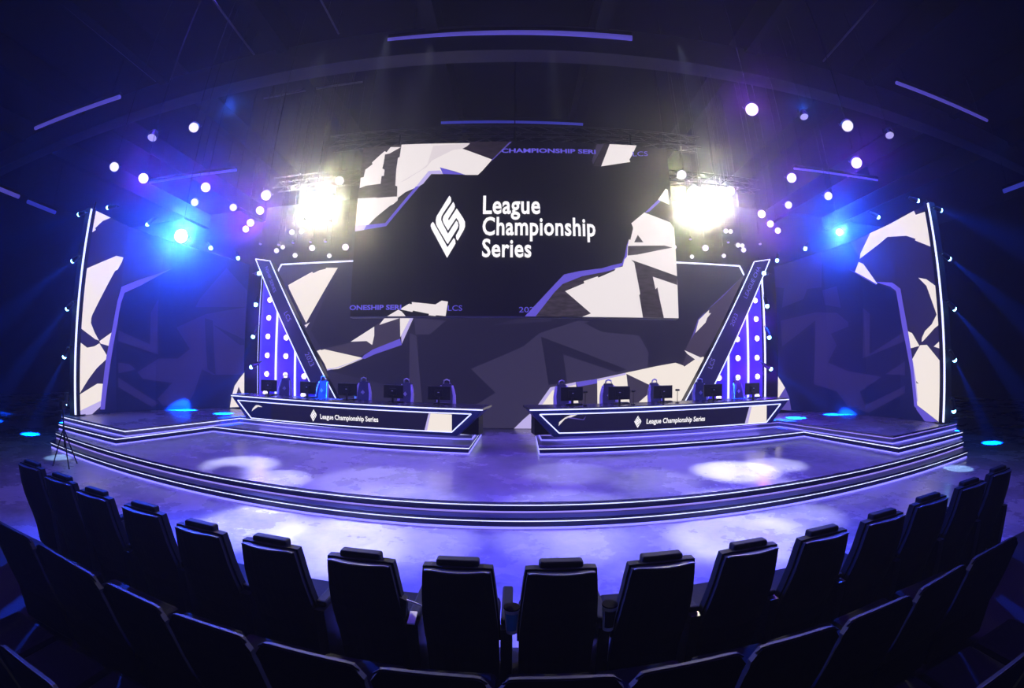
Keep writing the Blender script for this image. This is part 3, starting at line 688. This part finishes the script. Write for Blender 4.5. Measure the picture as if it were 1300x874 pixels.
desk(-1, (294, 502), (613, 520.3), [(302.4, 508.3), (598.4, 525.7), (573.9, 548.6), (319.4, 530.8)], [(580, 554), (314, 535)],
     'left player desk with lit outline and white series lettering',
     [([(345, 511.5), (560, 523.3), (548, 547), (345, 533.5)], E_df), ([(382, 513.4), (560, 523.5), (573.9, 526), (573.9, 548.2), (382, 536.3)], E_df),
      ([(544.6, 524.6), (573.9, 526.2), (573.9, 548.2), (539.2, 546.5)], E_cr), ([(544.6, 524.6), (547, 524.8), (542.5, 546.8), (539.2, 546.5)], E_lav),
      ([(320, 522.5), (321.5, 518.5), (325.5, 514.5), (329, 514.4), (334, 517), (328, 516.5), (323, 520)], E_w)],
     (394.5, 519.6, 402.4, 535.4), (407.6, 531.6), (481, 535.6))
desk(1, (672.4, 520.4), (1001, 507), [(685.1, 526.3), (990.5, 513), (972.2, 536.5), (709.7, 550)], [(979, 541.5), (703, 556)],
     'right player desk with lit outline and white series lettering',
     [([(712, 526.5), (955, 515.5), (948, 537.5), (712, 549.2)], E_df),
      ([(951, 515.6), (972.8, 514.4), (972.6, 536), (945, 537.8)], E_cr), ([(951, 515.6), (954, 515.5), (949, 537.6), (945, 537.8)], E_lav),
      ([(708.9, 541), (709.6, 536), (717, 530.2), (724.2, 527), (733, 526.3), (725.5, 529.7), (717, 532), (711.5, 538)], E_w),
      ([(717, 530.5), (725, 530), (740, 532.5), (744, 528), (741, 533.5), (725, 531.5)], E_purd)],
     (804.8, 527.8, 813.6, 543.3), (820, 537.9), (894, 534.2))

M_mon = mat('black_monitor_plastic', (.010, .010, .014), .3, noise=.05)
M_chw = mat('white_grey_chair_leather', (.85, .85, .95), .4); M_chd = mat('dark_chair_leather', (.10, .10, .13), .4)
M_emb = mat('silver_emblem', (.8, .8, .85), .3, .2)
def desk_pt(side, px, off):
    a, u, back = DESK[side]; d = ray(px, 505); o = a + back * off
    den = d.x * u.y - d.y * u.x; k = (o.x * d.y - o.y * d.x) / den; p = o + u * k
    return Vector((p.x, p.y, 0))
def make_monitor():
    t = empty('monitor'); mb = MB(); mb.box((0, 0, .28), (.56, .035, .32)); mb.build('screen_shell', M_mon, t, bevel=.008)
    mb = MB(); mb.box((0, -.035, .28), (.2, .04, .16)); mb.build('rear_housing', M_mon, t, bevel=.01)
    mb = MB(); mb.box((0, -.06, .30), (.045, .006, .016)); mb.build('emblem', M_emb, t)
    mb = MB(); mb.box((0, -.03, .12), (.05, .03, .24)); mb.build('stand', M_alu, t)
    mb = MB(); mb.box((0, 0, .008), (.22, .18, .014)); mb.build('stand_foot', M_metal, t, bevel=.004)
    mb = MB(); mb.box((0, 0, .445), (.56, .04, .006)); mb.build('lit_top_edge', M_trim, t)
    return t
def make_pchair():
    t = empty('gaming_chair'); mb = MB()
    prof = [(.0, .5, .23), (.03, .7, .25), (.07, .95, .24), (.10, 1.12, .20), (.12, 1.25, .17), (.13, 1.32, .12)]
    fr = [[Vector((x, -y, z)) for x in (-hw, hw)] for y, z, hw in prof]
    for (a, b), (c, d) in zip(fr, fr[1:]): mb.prism([a, b, d, c], (0, .07, 0))
    mb.build('backrest', M_chd, t)
    for s in (-1, 1):
        mb = MB(); mb.tube([Vector((s * hw, -y - .0 + .05, z)) for y, z, hw in prof[:5]], [.045, .055, .05, .045, .03], 8); mb.build('bolster', M_chw, t, smooth=True)
    mb = MB(); mb.tube([Vector((-.10, -.06, 1.30)), Vector((-.08, -.05, 1.40)), Vector((0, -.05, 1.43)), Vector((.08, -.05, 1.40)), Vector((.10, -.06, 1.30))], .022, 8); mb.build('headrest_loop', M_chw, t, smooth=True)
    mb = MB(); mb.box((0, .03, .96), (.10, .01, .10), Matrix.Rotation(math.pi / 4, 3, 'Y')); mb.build('emblem', M_emb, t)
    mb = MB(); mb.box((0, .22 - .45, .47), (.5, .5, .1)); mb.build('seat', M_chd, t, bevel=.03)
    mb = MB(); mb.tube([(0, -.2, .1), (0, -.2, .43)], .03, 8); mb.build('column', M_metal, t)
    for k in range(5):
        a = 2 * math.pi * k / 5; mb = MB(); mb.tube([(0, -.2, .1), (.28 * math.cos(a), -.2 + .28 * math.sin(a), .04)], [.025, .018], 6); mb.build('leg', M_metal, t)
    return t
mons = {-1: [341.5, 391, 441, 499.5, 557.5], 1: [726, 786, 841.5, 905, 955]}
chs = {-1: [361.5, 409, 461, 515, 566.5], 1: [714, 773, 832, 889, 937]}
m0 = make_monitor(); c0_ = make_pchair(); first = True; firstc = True
for side, nm in ((-1, 'left'), (1, 'right')):
    a, u, back = DESK[side]; rz = math.atan2(u.y, u.x)
    for i, px in enumerate(mons[side]):
        o = m0 if first else copy_tree(m0); first = False
        p = desk_pt(side, px, .42); o.location = (p.x, p.y, DZ + .031); o.rotation_euler = (0, 0, rz + (.12, -.08, .05, -.1, .06)[i])
        tag(o, 'black monitor seen from behind, %s from the left on the %s desk' % (ORD[i], nm), 'monitor', 'monitors on the %s desk' % nm)
    for i, px in enumerate(chs[side]):
        o = c0_ if firstc else copy_tree(c0_); firstc = False
        p = desk_pt(side, px, 1.45); o.location = (p.x, p.y, ZP + .002); o.rotation_euler = (0, 0, math.pi + rz + (.2, -.1, .15, -.15, .1)[i])
        o.scale = (.88, .88, .88)
        tag(o, 'pale-edged gaming chair behind the %s desk, %s from the left' % (nm, ORD[i]), 'gaming chair', 'gaming chairs behind the %s desk' % nm)
# desk microphones and small gear on the desktops
def mic(side, px, i):
    p = desk_pt(side, px, .30); t = empty('desk_microphone', (p.x, p.y, DZ + .03), label='small desk microphone on a thin stand, %s from the left on the right desk' % ORD[i], cat='microphone', group='microphones on the right desk')
    mb = MB(); mb.tube([(0, 0, .01), (0, 0, .30)], .008, 6); mb.build('stand', M_metal, t)
    mb = MB(); disc(mb, (0, 0, .02), (0, 0, 1), .05, 12, 0, .02); mb.build('foot', M_metal, t)
    mb = MB(); mb.tube([(-.05, 0, .33), (.05, 0, .33)], [.028, .024], 10); mb.build('microphone_head', M_mon, t, smooth=True)
for i, px in enumerate((743, 804, 860)): mic(1, px, i)
mk = None
for side, nm in ((-1, 'left'), (1, 'right')):
    a, u, back = DESK[side]; rz = math.atan2(u.y, u.x)
    for i, px in enumerate(mons[side]):
        p = desk_pt(side, px + 3, .68)
        if mk is None:
            mk = empty('keyboard'); mb = MB(); mb.box((0, 0, .012), (.38, .14, .02)); mb.build('case', M_mon, mk); mb = MB(); mb.box((0, 0, .027), (.36, .12, .01)); mb.build('key_block', M_trim, mk); o = mk
        else: o = copy_tree(mk)
        o.location = (p.x, p.y, DZ + .031); o.rotation_euler = (0, 0, rz)
        tag(o, 'low black keyboard behind the %s monitor from the left on the %s desk' % (ORD[i], nm), 'keyboard', 'keyboards on the %s desk' % nm)

# ------------------------------------------------------------------ audience seats
def shell_mb(prof, y0, thick, extra=0., curve=.05, nx=8):
    mb = MB(); rows = len(prof)
    for lay in (0, 1):
        for (y, z, hw) in prof:
            for i in range(nx + 1):
                u = -1 + 2 * i / nx; e = .02 if lay else 0
                mb.v.append((u * (hw + extra), y0 + y + curve * u * u + lay * thick, z - (.012 * abs(u) ** 8 if z > prof[0][1] - .01 else 0)))
    N = rows * (nx + 1)
    for r in range(rows - 1):
        for i in range(nx):
            a = r * (nx + 1) + i
            mb.f.append((a, a + 1, a + nx + 2, a + nx + 1)); mb.m.append(0)
            mb.f.append((N + a, N + a + nx + 1, N + a + nx + 2, N + a + 1)); mb.m.append(0)
    def edge(i, j): mb.f.append((i, j, N + j, N + i)); mb.m.append(0)
    for i in range(nx): edge(i + 1, i); edge((rows - 1) * (nx + 1) + i, (rows - 1) * (nx + 1) + i + 1)
    for r in range(rows - 1): edge(r * (nx + 1), (r + 1) * (nx + 1)); edge((r + 1) * (nx + 1) + nx, r * (nx + 1) + nx)
    return mb
PROF = [(0, 1.10, .228), (.012, 1.0, .240), (.03, .86, .254), (.06, .72, .266), (.10, .58, .274), (.15, .42, .278), (.18, .26, .278), (.19, .05, .276)]
def make_seat():
    t = empty('audience_seat')
    shell_mb(PROF, 0, .05).build('back_shell', M_seatsh, t, bevel=.0, smooth=False)
    shell_mb([(y, z + .012, hw) for y, z, hw in PROF[:6]], .055, .06, .014, .03).build('back_cushion', M_seat, t)
    mb = MB(); mb.box((0, .125, 1.085), (.30, .08, .13)); mb.build('headrest', M_seat, t, bevel=.018, seg=3)
    mb = MB(); mb.box((0, .52, .42), (.54, .55, .14)); mb.build('seat_cushion', M_seat, t, bevel=.04)
    mb = MB(); mb.tube([(u / 8 * .222, .045 * (u / 8) ** 2 - .004, 1.100 - .012 * abs(u / 8) ** 8) for u in range(-8, 9)] , .0055, 6); mb.build('rim_highlight_bead', M_trim, t, smooth=True)  # pale bead added as the highlight along the seat's top edge
    mb = MB(); mb.box((0, .42, .16), (.44, .3, .32)); mb.build('pedestal', M_metal, t)
    mb = MB(); mb.box((.335, .42, .63), (.085, .5, .05)); a = mb.build('armrest', M_seat, t, bevel=.015)
    mb = MB(); mb.box((.335, .40, .302), (.085, .56, .60)); mb.build('support', M_metal, a)
    return t
row1 = [((16,587),(46.7,599.5)),((50,606.7),(86,615.7)),((91.6,624.6),(130,637.2)),((148.3,644.4),(195.7,657.7)),((215.4,669.5),(272.9,683.9)),((299,690),(370.6,704.8)),((408.6,712),(494.8,722.3)),((531.4,725.2),(626.4,731)),((666.3,731),(762.8,729.6)),((803.7,726.7),(888.5,715)),((923.5,710.6),(996.6,696)),((1026,693),(1084.9,675.7)),((1108.6,668.5),(1156,654)),((1170.4,645.5),(1209.9,631.8)),((1224.3,624.7),(1258.4,611)),((1265.6,605),(1288.9,596))]
s0 = make_seat(); n1 = len(row1); cents = []
for a, b in row1:
    P, Q2 = onz(a, 1.1), onz(b, 1.1); cents.append((P + Q2) / 2)
for i, c in enumerate(cents):
    pitch = ((cents[min(i + 1, n1 - 1)] - cents[max(i - 1, 0)]).length) / (2 if 0 < i < n1 - 1 else 1)
    o = s0 if i == 0 else copy_tree(s0)
    o.location = (c.x, c.y, 0.001); o.scale = (min(1.2, pitch / .71), 1, 1)
    o.rotation_euler = (0, 0, (.03 if c.x < 0 else .06) * (-1 if c.x < 0 else 1) * min(1, abs(c.x) / 2))
    k = i if i < 8 else 15 - i
    tag(o, 'black leather front-row seat, %s from the %s end of the row' % (ORD[k], 'left' if i < 8 else 'right'), 'seat', 'front row of audience seats')
PROF2 = [(0, 1.0, .290), (.01, .93, .285), (.03, .8, .288), (.06, .66, .288), (.1, .5, .285), (.14, .36, .288), (.15, .05, .286)]
def make_lounge():
    t = empty('lounge_seat')
    mb = shell_mb(PROF2, 0, .035, 0, .0, 12)
    mb.v = [(x, y, z - (.03 * abs(x / .275) ** 14 if z > .9 else 0)) for x, y, z in mb.v]
    mb.build('backrest', M_seatsh, t)
    mb = MB(); mb.tube([(x / 8 * .27, .01, 1.001 - .03 * abs(x / 8) ** 14) for x in range(-8, 9)], .006, 6); mb.build('rim_highlight_bead', M_seatsh, t, smooth=True)
    mb = MB(); mb.box((0, .42, .40), (.56, .55, .16)); mb.build('seat_cushion', M_seat, t, bevel=.04)
    mb = MB(); mb.box((0, .35, .16), (.46, .34, .30)); mb.build('pedestal', M_metal, t)
    return t
seams = [(-12, 660), (41,687.5), (125.7,737.7), (208,777), (317.8,814), (464,849.5), (628,865), (799,860), (954,827.5), (1071.6,793.5), (1165,754), (1231.4,714.5), (1296,678.5)]
l0 = make_lounge()
for i, (a, b) in enumerate(zip(seams, seams[1:])):
    P, Q2 = onz(a, 1.0), onz(b, 1.0); c = (P + Q2) / 2
    o = l0 if i == 0 else copy_tree(l0)
    o.location = (c.x, c.y, .001); o.rotation_euler = (0, 0, math.atan2(Q2.y - P.y, Q2.x - P.x)); o.scale = ((Q2 - P).length / .61, 1, 1)
    k = i if i < 6 else 11 - i
    tag(o, 'wide black padded seat of the second row, %s from the %s' % (ORD[k], 'left' if i < 6 else 'right'), 'seat', 'second row of audience seats')
# third row, only its ends show in the bottom corners
for i, (x, y) in enumerate(((-3.42, .90), (-2.80, .875), (-2.18, .865), (2.20, .865), (2.82, .875), (3.44, .90))):
    o = copy_tree(l0); o.location = (x, y, .001); o.scale = (1.02, 1, 1); o.rotation_euler = (0, 0, -.03 if x < 0 else .03)
    tag(o, 'dark blue-lit padded seat of the third row, %s in the lower %s corner' % (('outermost', 'middle', 'innermost')[i] if i < 3 else ('innermost', 'middle', 'outermost')[i - 3], 'left' if i < 3 else 'right'), 'seat', 'third row of audience seats')
# cups and a pouch on the armrests
M_mouth = mat('cup_mouth_painted_shade', (.004, .004, .008), .9, spec=.03); M_cup = mat('frosted_clear_cup', (.8, .85, .95), .4); M_lbl = mat('blue_cup_label', (.05, .35, .75), .4); M_pale = mat('pale_card', (.6, .6, .65), .6)
def cup(px, label, lblm):
    p = onz(px, .66); t = empty('drink_cup', (p.x, p.y, .662), label=label, cat='cup')
    mb = MB(); mb.tube([(0, 0, 0), (0, 0, .19)], [.036, .05], 20); mb.build('cup_body', M_cup, t, smooth=False)
    mb = MB(); mb.tube([(0, 0, .19), (0, 0, .2)], [.052, .052], 20); mb.build('dark_cup_mouth', M_mouth, t)  # dark disc stands for the shaded inside of the open cup
    mb = MB()
    for k in range(-3, 3):
        a0 = -math.pi / 2 + k * .27; a1 = a0 + .27
        mb.quad([(.0405 * math.cos(a0), .0405 * math.sin(a0), .03), (.0405 * math.cos(a1), .0405 * math.sin(a1), .03), (.0515 * math.cos(a1), .0515 * math.sin(a1), .165), (.0515 * math.cos(a0), .0515 * math.sin(a0), .165)])
    mb.build('label_patch', lblm, t)
cup((649.5, 803), 'clear cup with a blue patch between the two middle front seats', M_lbl)
cup((771.5, 799), 'clear cup half hidden right of the seat with the centred headrest', M_black)
p = onz((507, 782), .66); t = empty('pouch', (p.x, p.y, .66), label='dark angular pouch standing between two front seats left of centre', cat='pouch')
mb = MB(); mb.prism([(-.05, -.03, 0), (.05, -.03, 0), (.065, -.02, .14), (.0, -.02, .17), (-.05, -.02, .15)], (0, .06, 0)); mb.build('bag', M_seatsh, t)
mb = MB(); mb.tube([(.05, 0, .14), (.11, 0, .12), (.17, .02, .08)], .006, 6); mb.build('strap', M_pale, t)
p = onz((524, 790), .66); o = MB(); o.box((0, 0, .008), (.05, .11, .014), Matrix.Rotation(.3, 3, 'X')); o = o.build('phone', M_cup); o.location = (p.x, p.y, .685); tag(o, 'small pale phone lying between two front seats left of centre', 'phone')
#SEATS_END
# ------------------------------------------------------------------ lamps of the rig
M_can = mat('black_lamp_housing', (.012, .012, .016), .4, .3)
E_pw = emi('par_lens_white', (240, 234, 255), 1.15); E_pp = emi('par_lens_violet_white', (236, 216, 255), 2.2); E_pd = emi('par_lens_dim', (170, 160, 225), 1.0)
E_bl = emi('beam_lens_blue', (130, 200, 255), 14.0); E_bb = emi('big_blue_lens', (170, 205, 255), 40.0); E_yw = emi('blinder_lens', (255, 250, 225), 60.0)
def make_blinder(name):
    t = empty(name)
    for i in (-1, 1):
        for j in (-1, 1):
            mb = MB(); disc(mb, (i * .2, j * .2, 0), (0, 0, -1), .16, 18); mb.build('lens', E_yw, t)
    mb = MB(); mb.box((0, 0, .1), (.78, .78, .18)); mb.build('housing', M_can, t, bevel=.02)
    mb = MB(); mb.tube([(.43, 0, .1), (.43, 0, .42), (-.43, 0, .42), (-.43, 0, .1)], .015, 6); mb.build('yoke', M_can, t)
    return t
def make_lamp(lens, r, name):
    """round lamp aimed along -Z, origin at the lens centre"""
    t = empty(name); mb = MB(); disc(mb, (0, 0, 0), (0, 0, -1), r, 20); mb.build('lens', lens, t)
    if name == 'beam_light':
        bm = bmesh.new(); bmesh.ops.create_uvsphere(bm, u_segments=14, v_segments=8, radius=r * 1.02); me = bpy.data.meshes.new('dome_lens'); bm.to_mesh(me); bm.free()
        me.materials.append(lens); o = bpy.data.objects.new('dome_lens', me); col.objects.link(o); o.parent = t; o.location = (0, 0, -r * .75)
    mb = MB(); mb.tube([(0, 0, -.012), (0, 0, .12), (0, 0, .26), (0, 0, .30)], [r * 1.1, r * 1.1, r * .8, r * .3], 16, cap=False)
    mb.build('housing', M_can, t, smooth=False)
    mb = MB(); mb.tube([(r * 1.2, 0, .1), (r * 1.2, 0, .36), (-r * 1.2, 0, .36), (-r * 1.2, 0, .1)], .012, 6); mb.build('yoke', M_can, t)
    return t
protos = {k: make_lamp(m, r, n) for k, m, r, n in (('w', E_pw, .13, 'ceiling_lamp'), ('p', E_pp, .13, 'ceiling_lamp'), ('d', E_pd, .13, 'ceiling_lamp'), ('b', E_bl, .062, 'beam_light'), ('s', E_bb, .10, 'wash_light'))}; protos['y'] = make_blinder('blinder_light')
used = set()
def put_lamp(kind, pos, aim, label, cat, group=None, scale=1.):
    o = protos[kind] if kind not in used else copy_tree(protos[kind]); used.add(kind)
    o.location = pos; o.scale = (scale,) * 3
    o.rotation_euler = (Vector(aim) - Vector(pos)).to_track_quat('-Z', 'Y').to_euler()
    tag(o, label, cat, group); return o
hung = []
LC = [(246,162,'w',13),(193,175,'d',12),(145,212,'w',12),(182,226.5,'p',13),(261,238,'p',12.5),(247,257,'w',10),(296,263.5,'w',10),(337.5,248.5,'p',13),(330,267.5,'p',11),(318,283,'p',10),(312,291,'p',9),(431,229.5,'w',12)]
LF = [(370.5,295,'w',8),(382.5,294,'w',7),(330.5,310,'d',4),(354,311,'d',4.5),(359,314,'w',6),(351,318.5,'w',7),(372,308.5,'d',4),(394,307.5,'d',4),(396,315,'p',8),(413,307,'d',4.5),(438.5,314,'p',9),(374.5,324.5,'w',6.5),(418,325,'w',6.5)]
RC = [(954.5,139,'p',17),(1021,148.5,'d',11),(1076,160,'w',15),(1129.5,172,'d',11),(1087.5,207,'p',14),(1005,226,'p',12.5),(1051.5,249,'w',11),(1001,260.5,'w',10),(927,242.5,'p',12.5),(967,272,'p',10.5),(978,284.5,'p',9),(987.5,293,'p',8),(865.5,222,'w',13),(881.5,241,'w',12)]
RF = [(921.5,293.5,'w',7),(927.5,294,'w',6.5),(876.5,304,'d',4.5),(924.5,308,'d',4),(937,311.5,'w',6.5),(942.5,312,'w',6),(944,317.5,'w',7),(895.5,315,'p',8.5),(965,310,'d',4),(878.5,326,'w',6),(919,325,'w',6),(855.5,314,'p',7)]
M_rod = M_can
def cluster(lst, where, far):
    xs = sorted(range(len(lst)), key=lambda i: lst[i][0])
    for rank, i in enumerate(xs):
        px, py, k, d = lst[i]
        dist = min(13.8, .26 * 545 / d) if not far else min(14.5, 13.2)
        pos = atd((px, py), dist); sc = .85 * d / (.26 * 545 / dist)
        if far: sc = .85 * max(.34, d * dist / (.26 * 545))
        aim = (pos.x * .35, 1.0, 1.5) if k != 'd' else (pos.x * .2 - 5 * (1 if pos.x < 0 else -1), pos.y - 2.5, 1)
        if k == 'd' and far: aim = (pos.x * .8, pos.y - 3, 0)
        col_ = {'w': 'white', 'p': 'violet-haloed', 'd': 'dim tilted'}[k]
        o = put_lamp(k, pos, aim, '%s %sceiling lamp, %s from left %s' % (col_, 'small ' if far else '', ORD[rank], where), 'stage lamp', 'ceiling lamps %s' % where[3:], sc)
        hung.append((pos, o))
        if k == 'p' and not far:
            dd = (C0 - pos).normalized(); spot('violet_lamp_beam', pos + dd * .05, pos + dd * 5, 420, (.22, .03, 1), 60, 1., .05)
cluster(LC, 'in cluster above left wing', False)
cluster(LF, 'in cluster above left tower', True)
cluster(RC, 'in cluster above right wing', False)
cluster(RF, 'in cluster above right tower', True)
# blinders and the big blue wash lights
BLD = [(405, 262), (893, 258)]
for i, p in enumerate(BLD):
    pos = atd(p, 11.8); side = ('left', 'right')[i]
    o = put_lamp('y', pos, C0, 'glaring warm white blinder lamp just %s of the hanging screen' % side, 'stage lamp', 'blinder lamps', 1.0); hung.append((pos, o))
    d = (C0 - pos).normalized(); spot('blinder_beam', pos + d * .12, pos + d * 5, 7500, (1, .91, .60), 46, 1., .3)
for i, (p, e, s) in enumerate((((230, 300), 22000, 1.5), ((1065.6, 295), 8000, .7))):
    pos = atd(p, 11.4); side = ('left', 'right')[i]
    o = put_lamp('s', pos, (0, -2, 2.0), ('large glaring blue lamp in front of the left LED wing', 'bright blue lamp above the right LED wing top edge')[i], 'stage lamp', None, s); hung.append((pos, o))
    d = (Vector((0, -2, 2.0)) - pos).normalized(); spot('blue_beam', pos + d * .06, pos + d * 5, e, (.015, .065, 1), 95, 1., .15)
# hanging rods up to the ceiling
def rods(lst):
    for pos, o in lst:
        mb = MB(); mb.tube([pos + Vector((0, .03, .30)), Vector((pos.x, pos.y + .03, 12.0))], .008, 4)
        r = mb.build('hanging_rod', M_rod); r.parent = o; bpy.context.view_layer.update(); r.matrix_parent_inverse = o.matrix_world.inverted()
bpy.context.view_layer.update()
rods(hung)
# small blue beam lights fixed around the wings and the towers
def beam(pos, aim, label, group, e=90, ang=10, vis=True):
    o = put_lamp('b', pos, aim, label, 'beam light', group)
    if e:
        d = (Vector(aim) - Vector(pos)).normalized()
        spot('narrow_blue_beam', Vector(pos) + d * .16, Vector(pos) + d * 4, e * 650, (.0, .06, 1), ang, .6, .03)
    return o
def wall_pt(W, px, py, out=.25, s=None):
    ss, z = W.hit((px, py)); q = W.at(ss if s is None else s, z, out); return q
def poleset(side, W, pxs, xoff):
    nm = ('left', 'right')[side > 0]
    a0 = W.at(0, ZP); e = (a0 - W.at(.5, ZP)).normalized()
    D0 = math.hypot(a0.x + e.x * xoff, a0.y + e.y * xoff)
    base = None
    for i, (px, py) in enumerate(pxs):
        d = ray(px, py); D = D0 + .15; k = D / math.hypot(d.x, d.y); pos = C0 + d * k
        if i == 2: base = pos
        aim = pos + Vector((side * 4.0, 0.2, (-.2, -1.2, -2.2, -4, -9)[i]))
        beam(pos, aim, 'small blue beam light on pole outside %s wing, %s from top' % (nm, ORD[i]), 'beam lights along the outer poles', (100, 200, 200, 150, 150)[i], 11)
    t = empty('lighting_pole', (base.x, base.y + .45, ZP + .004), label='thin dark lighting pole standing outside the %s LED wing' % nm, cat='pole')
    mb = MB(); mb.tube([(0, 0, 0), (0, 0, 6.1)], .03, 8); mb.build('pole', M_metal, t, smooth=True)
    mb = MB(); disc(mb, (0, 0, .03), (0, 0, 1), .22, 16, 0, .03); mb.build('foot_plate', M_metal, t)
poleset(-1, WL, [(101.5, 272), (93.5, 330.7), (86.5, 391), (82.5, 451.5), (82.5, 511.5)], .75)
poleset(1, WR, [(1193, 266.6), (1204, 327.8), (1210.5, 391), (1211, 455.5), (1210.5, 520)], .75)
def topset(W, pts, nm):
    for i, (px, py, ax, az, e, ang) in enumerate(pts):
        ss, z = W.hit((px, py + 4)); q = W.at(ss, W.top(ss) + .10, .1)
        d = ray(px, py); k = math.hypot(q.x, q.y) / math.hypot(d.x, d.y); pos = C0 + d * k
        beam(pos, pos + Vector((ax, -.5, az)), 'small blue beam light on top edge of %s wing, %s from outside' % (nm, ORD[i]), 'beam lights on the wing tops', e, ang)
topset(WL, [(138.5, 263.5, -4, -.2, 90, 9), (188.5, 284, -3, -2.2, 130, 16), (267, 314.5, 3, -2.8, 110, 14), (302, 327, 1.5, -2.6, 40, 8)], 'left')
topset(WR, [(1163.5, 254.5, 4, -.6, 130, 16), (1113.5, 275, 2, -1, 30, 8), (1022.7, 315, -2, -2.8, 110, 14), (986.8, 329.8, -1.2, -2.6, 40, 8)], 'right')
def sideset(pts, nm, sd):
    pos = None
    for i, (px, py, ax, az, e) in enumerate(pts):
        pos = ony((px, py), 12.25)
        beam(pos, pos + Vector((ax, -1.2, az)), 'small blue beam light beside the %s tower, %s from the top' % (nm, ORD[i]), 'beam lights beside the towers', e, 15)
    t = empty('lighting_pole', (pos.x, 12.62, ZP + .004), label='thin dark lighting pole beside the outer edge of the %s light tower' % nm, cat='pole')
    mb = MB(); mb.tube([(0, 0, 0), (0, 0, 5.2)], .03, 8); mb.build('pole', M_metal, t, smooth=True)
sideset([(328.7, 347.3, 2, -.2, 6), (325, 385.7, .2, -3, 20), (322, 426, -1, -4, 140), (320.5, 465.5, -4, -2.4, 140)], 'left', -1)
sideset([(970.4, 347.3, -2, -.2, 6), (973.7, 387.5, -.2, -4, 20), (976, 427, .8, -4, 120), (977, 467.7, 4, -2.6, 140)], 'right', 1)
# tripod lamp stand at the left end of the steps
p = onz((81.5, 592), 0); tp = C0 + ray(82.5, 511.5) * (Vector((p.x, p.y, 0)).length / math.hypot(ray(82.5, 511.5).x, ray(82.5, 511.5).y))
t = empty('lamp_stand', (p.x + .1, p.y, 0), label='dark tripod lamp stand at the left end of the lit steps', cat='stand')
hh = tp.z; mb = MB(); mb.tube([(0, 0, .4), (0, 0, hh - .1)], .02, 8); mb.build('column', M_metal, t)
for k in range(3):
    a = -.4 + 2.1 * k; mb = MB(); mb.tube([(0, 0, .85), (.34 * math.cos(a), .34 * math.sin(a), 0.01)], .016, 6); mb.build('leg', M_metal, t)
mb = MB(); mb.box((0, 0, hh - .04), (.12, .12, .16)); mb.build('lamp_head', M_can, t)
# light patterns thrown on the floor at both ends of the stage
for sx, q in ((-1, onz((75, 581), 0)), (1, onz((1216, 595), 0))):
    spot('pattern_light', (q.x - sx * .5, q.y + 1.5, 7.5), q, 6000, (.35, .65, 1), 6, .4, .03)
# blue side light reaching the stage ends, the seats and the room
spot('blue_side_light', (-13.5, 6, 8.5), (-9, 10.5, 1), 700, BLU, 90, .9)
spot('blue_side_light', (13.5, 6, 8.5), (9, 10.5, 1), 700, BLU, 90, .9)
spot('blue_house_light', (-8, 9, 9.5), (-4.5, 2, .8), 160, BLU, 60, .9)
spot('blue_house_light', (8, 9, 9.5), (4.5, 2, .8), 160, BLU, 60, .9)
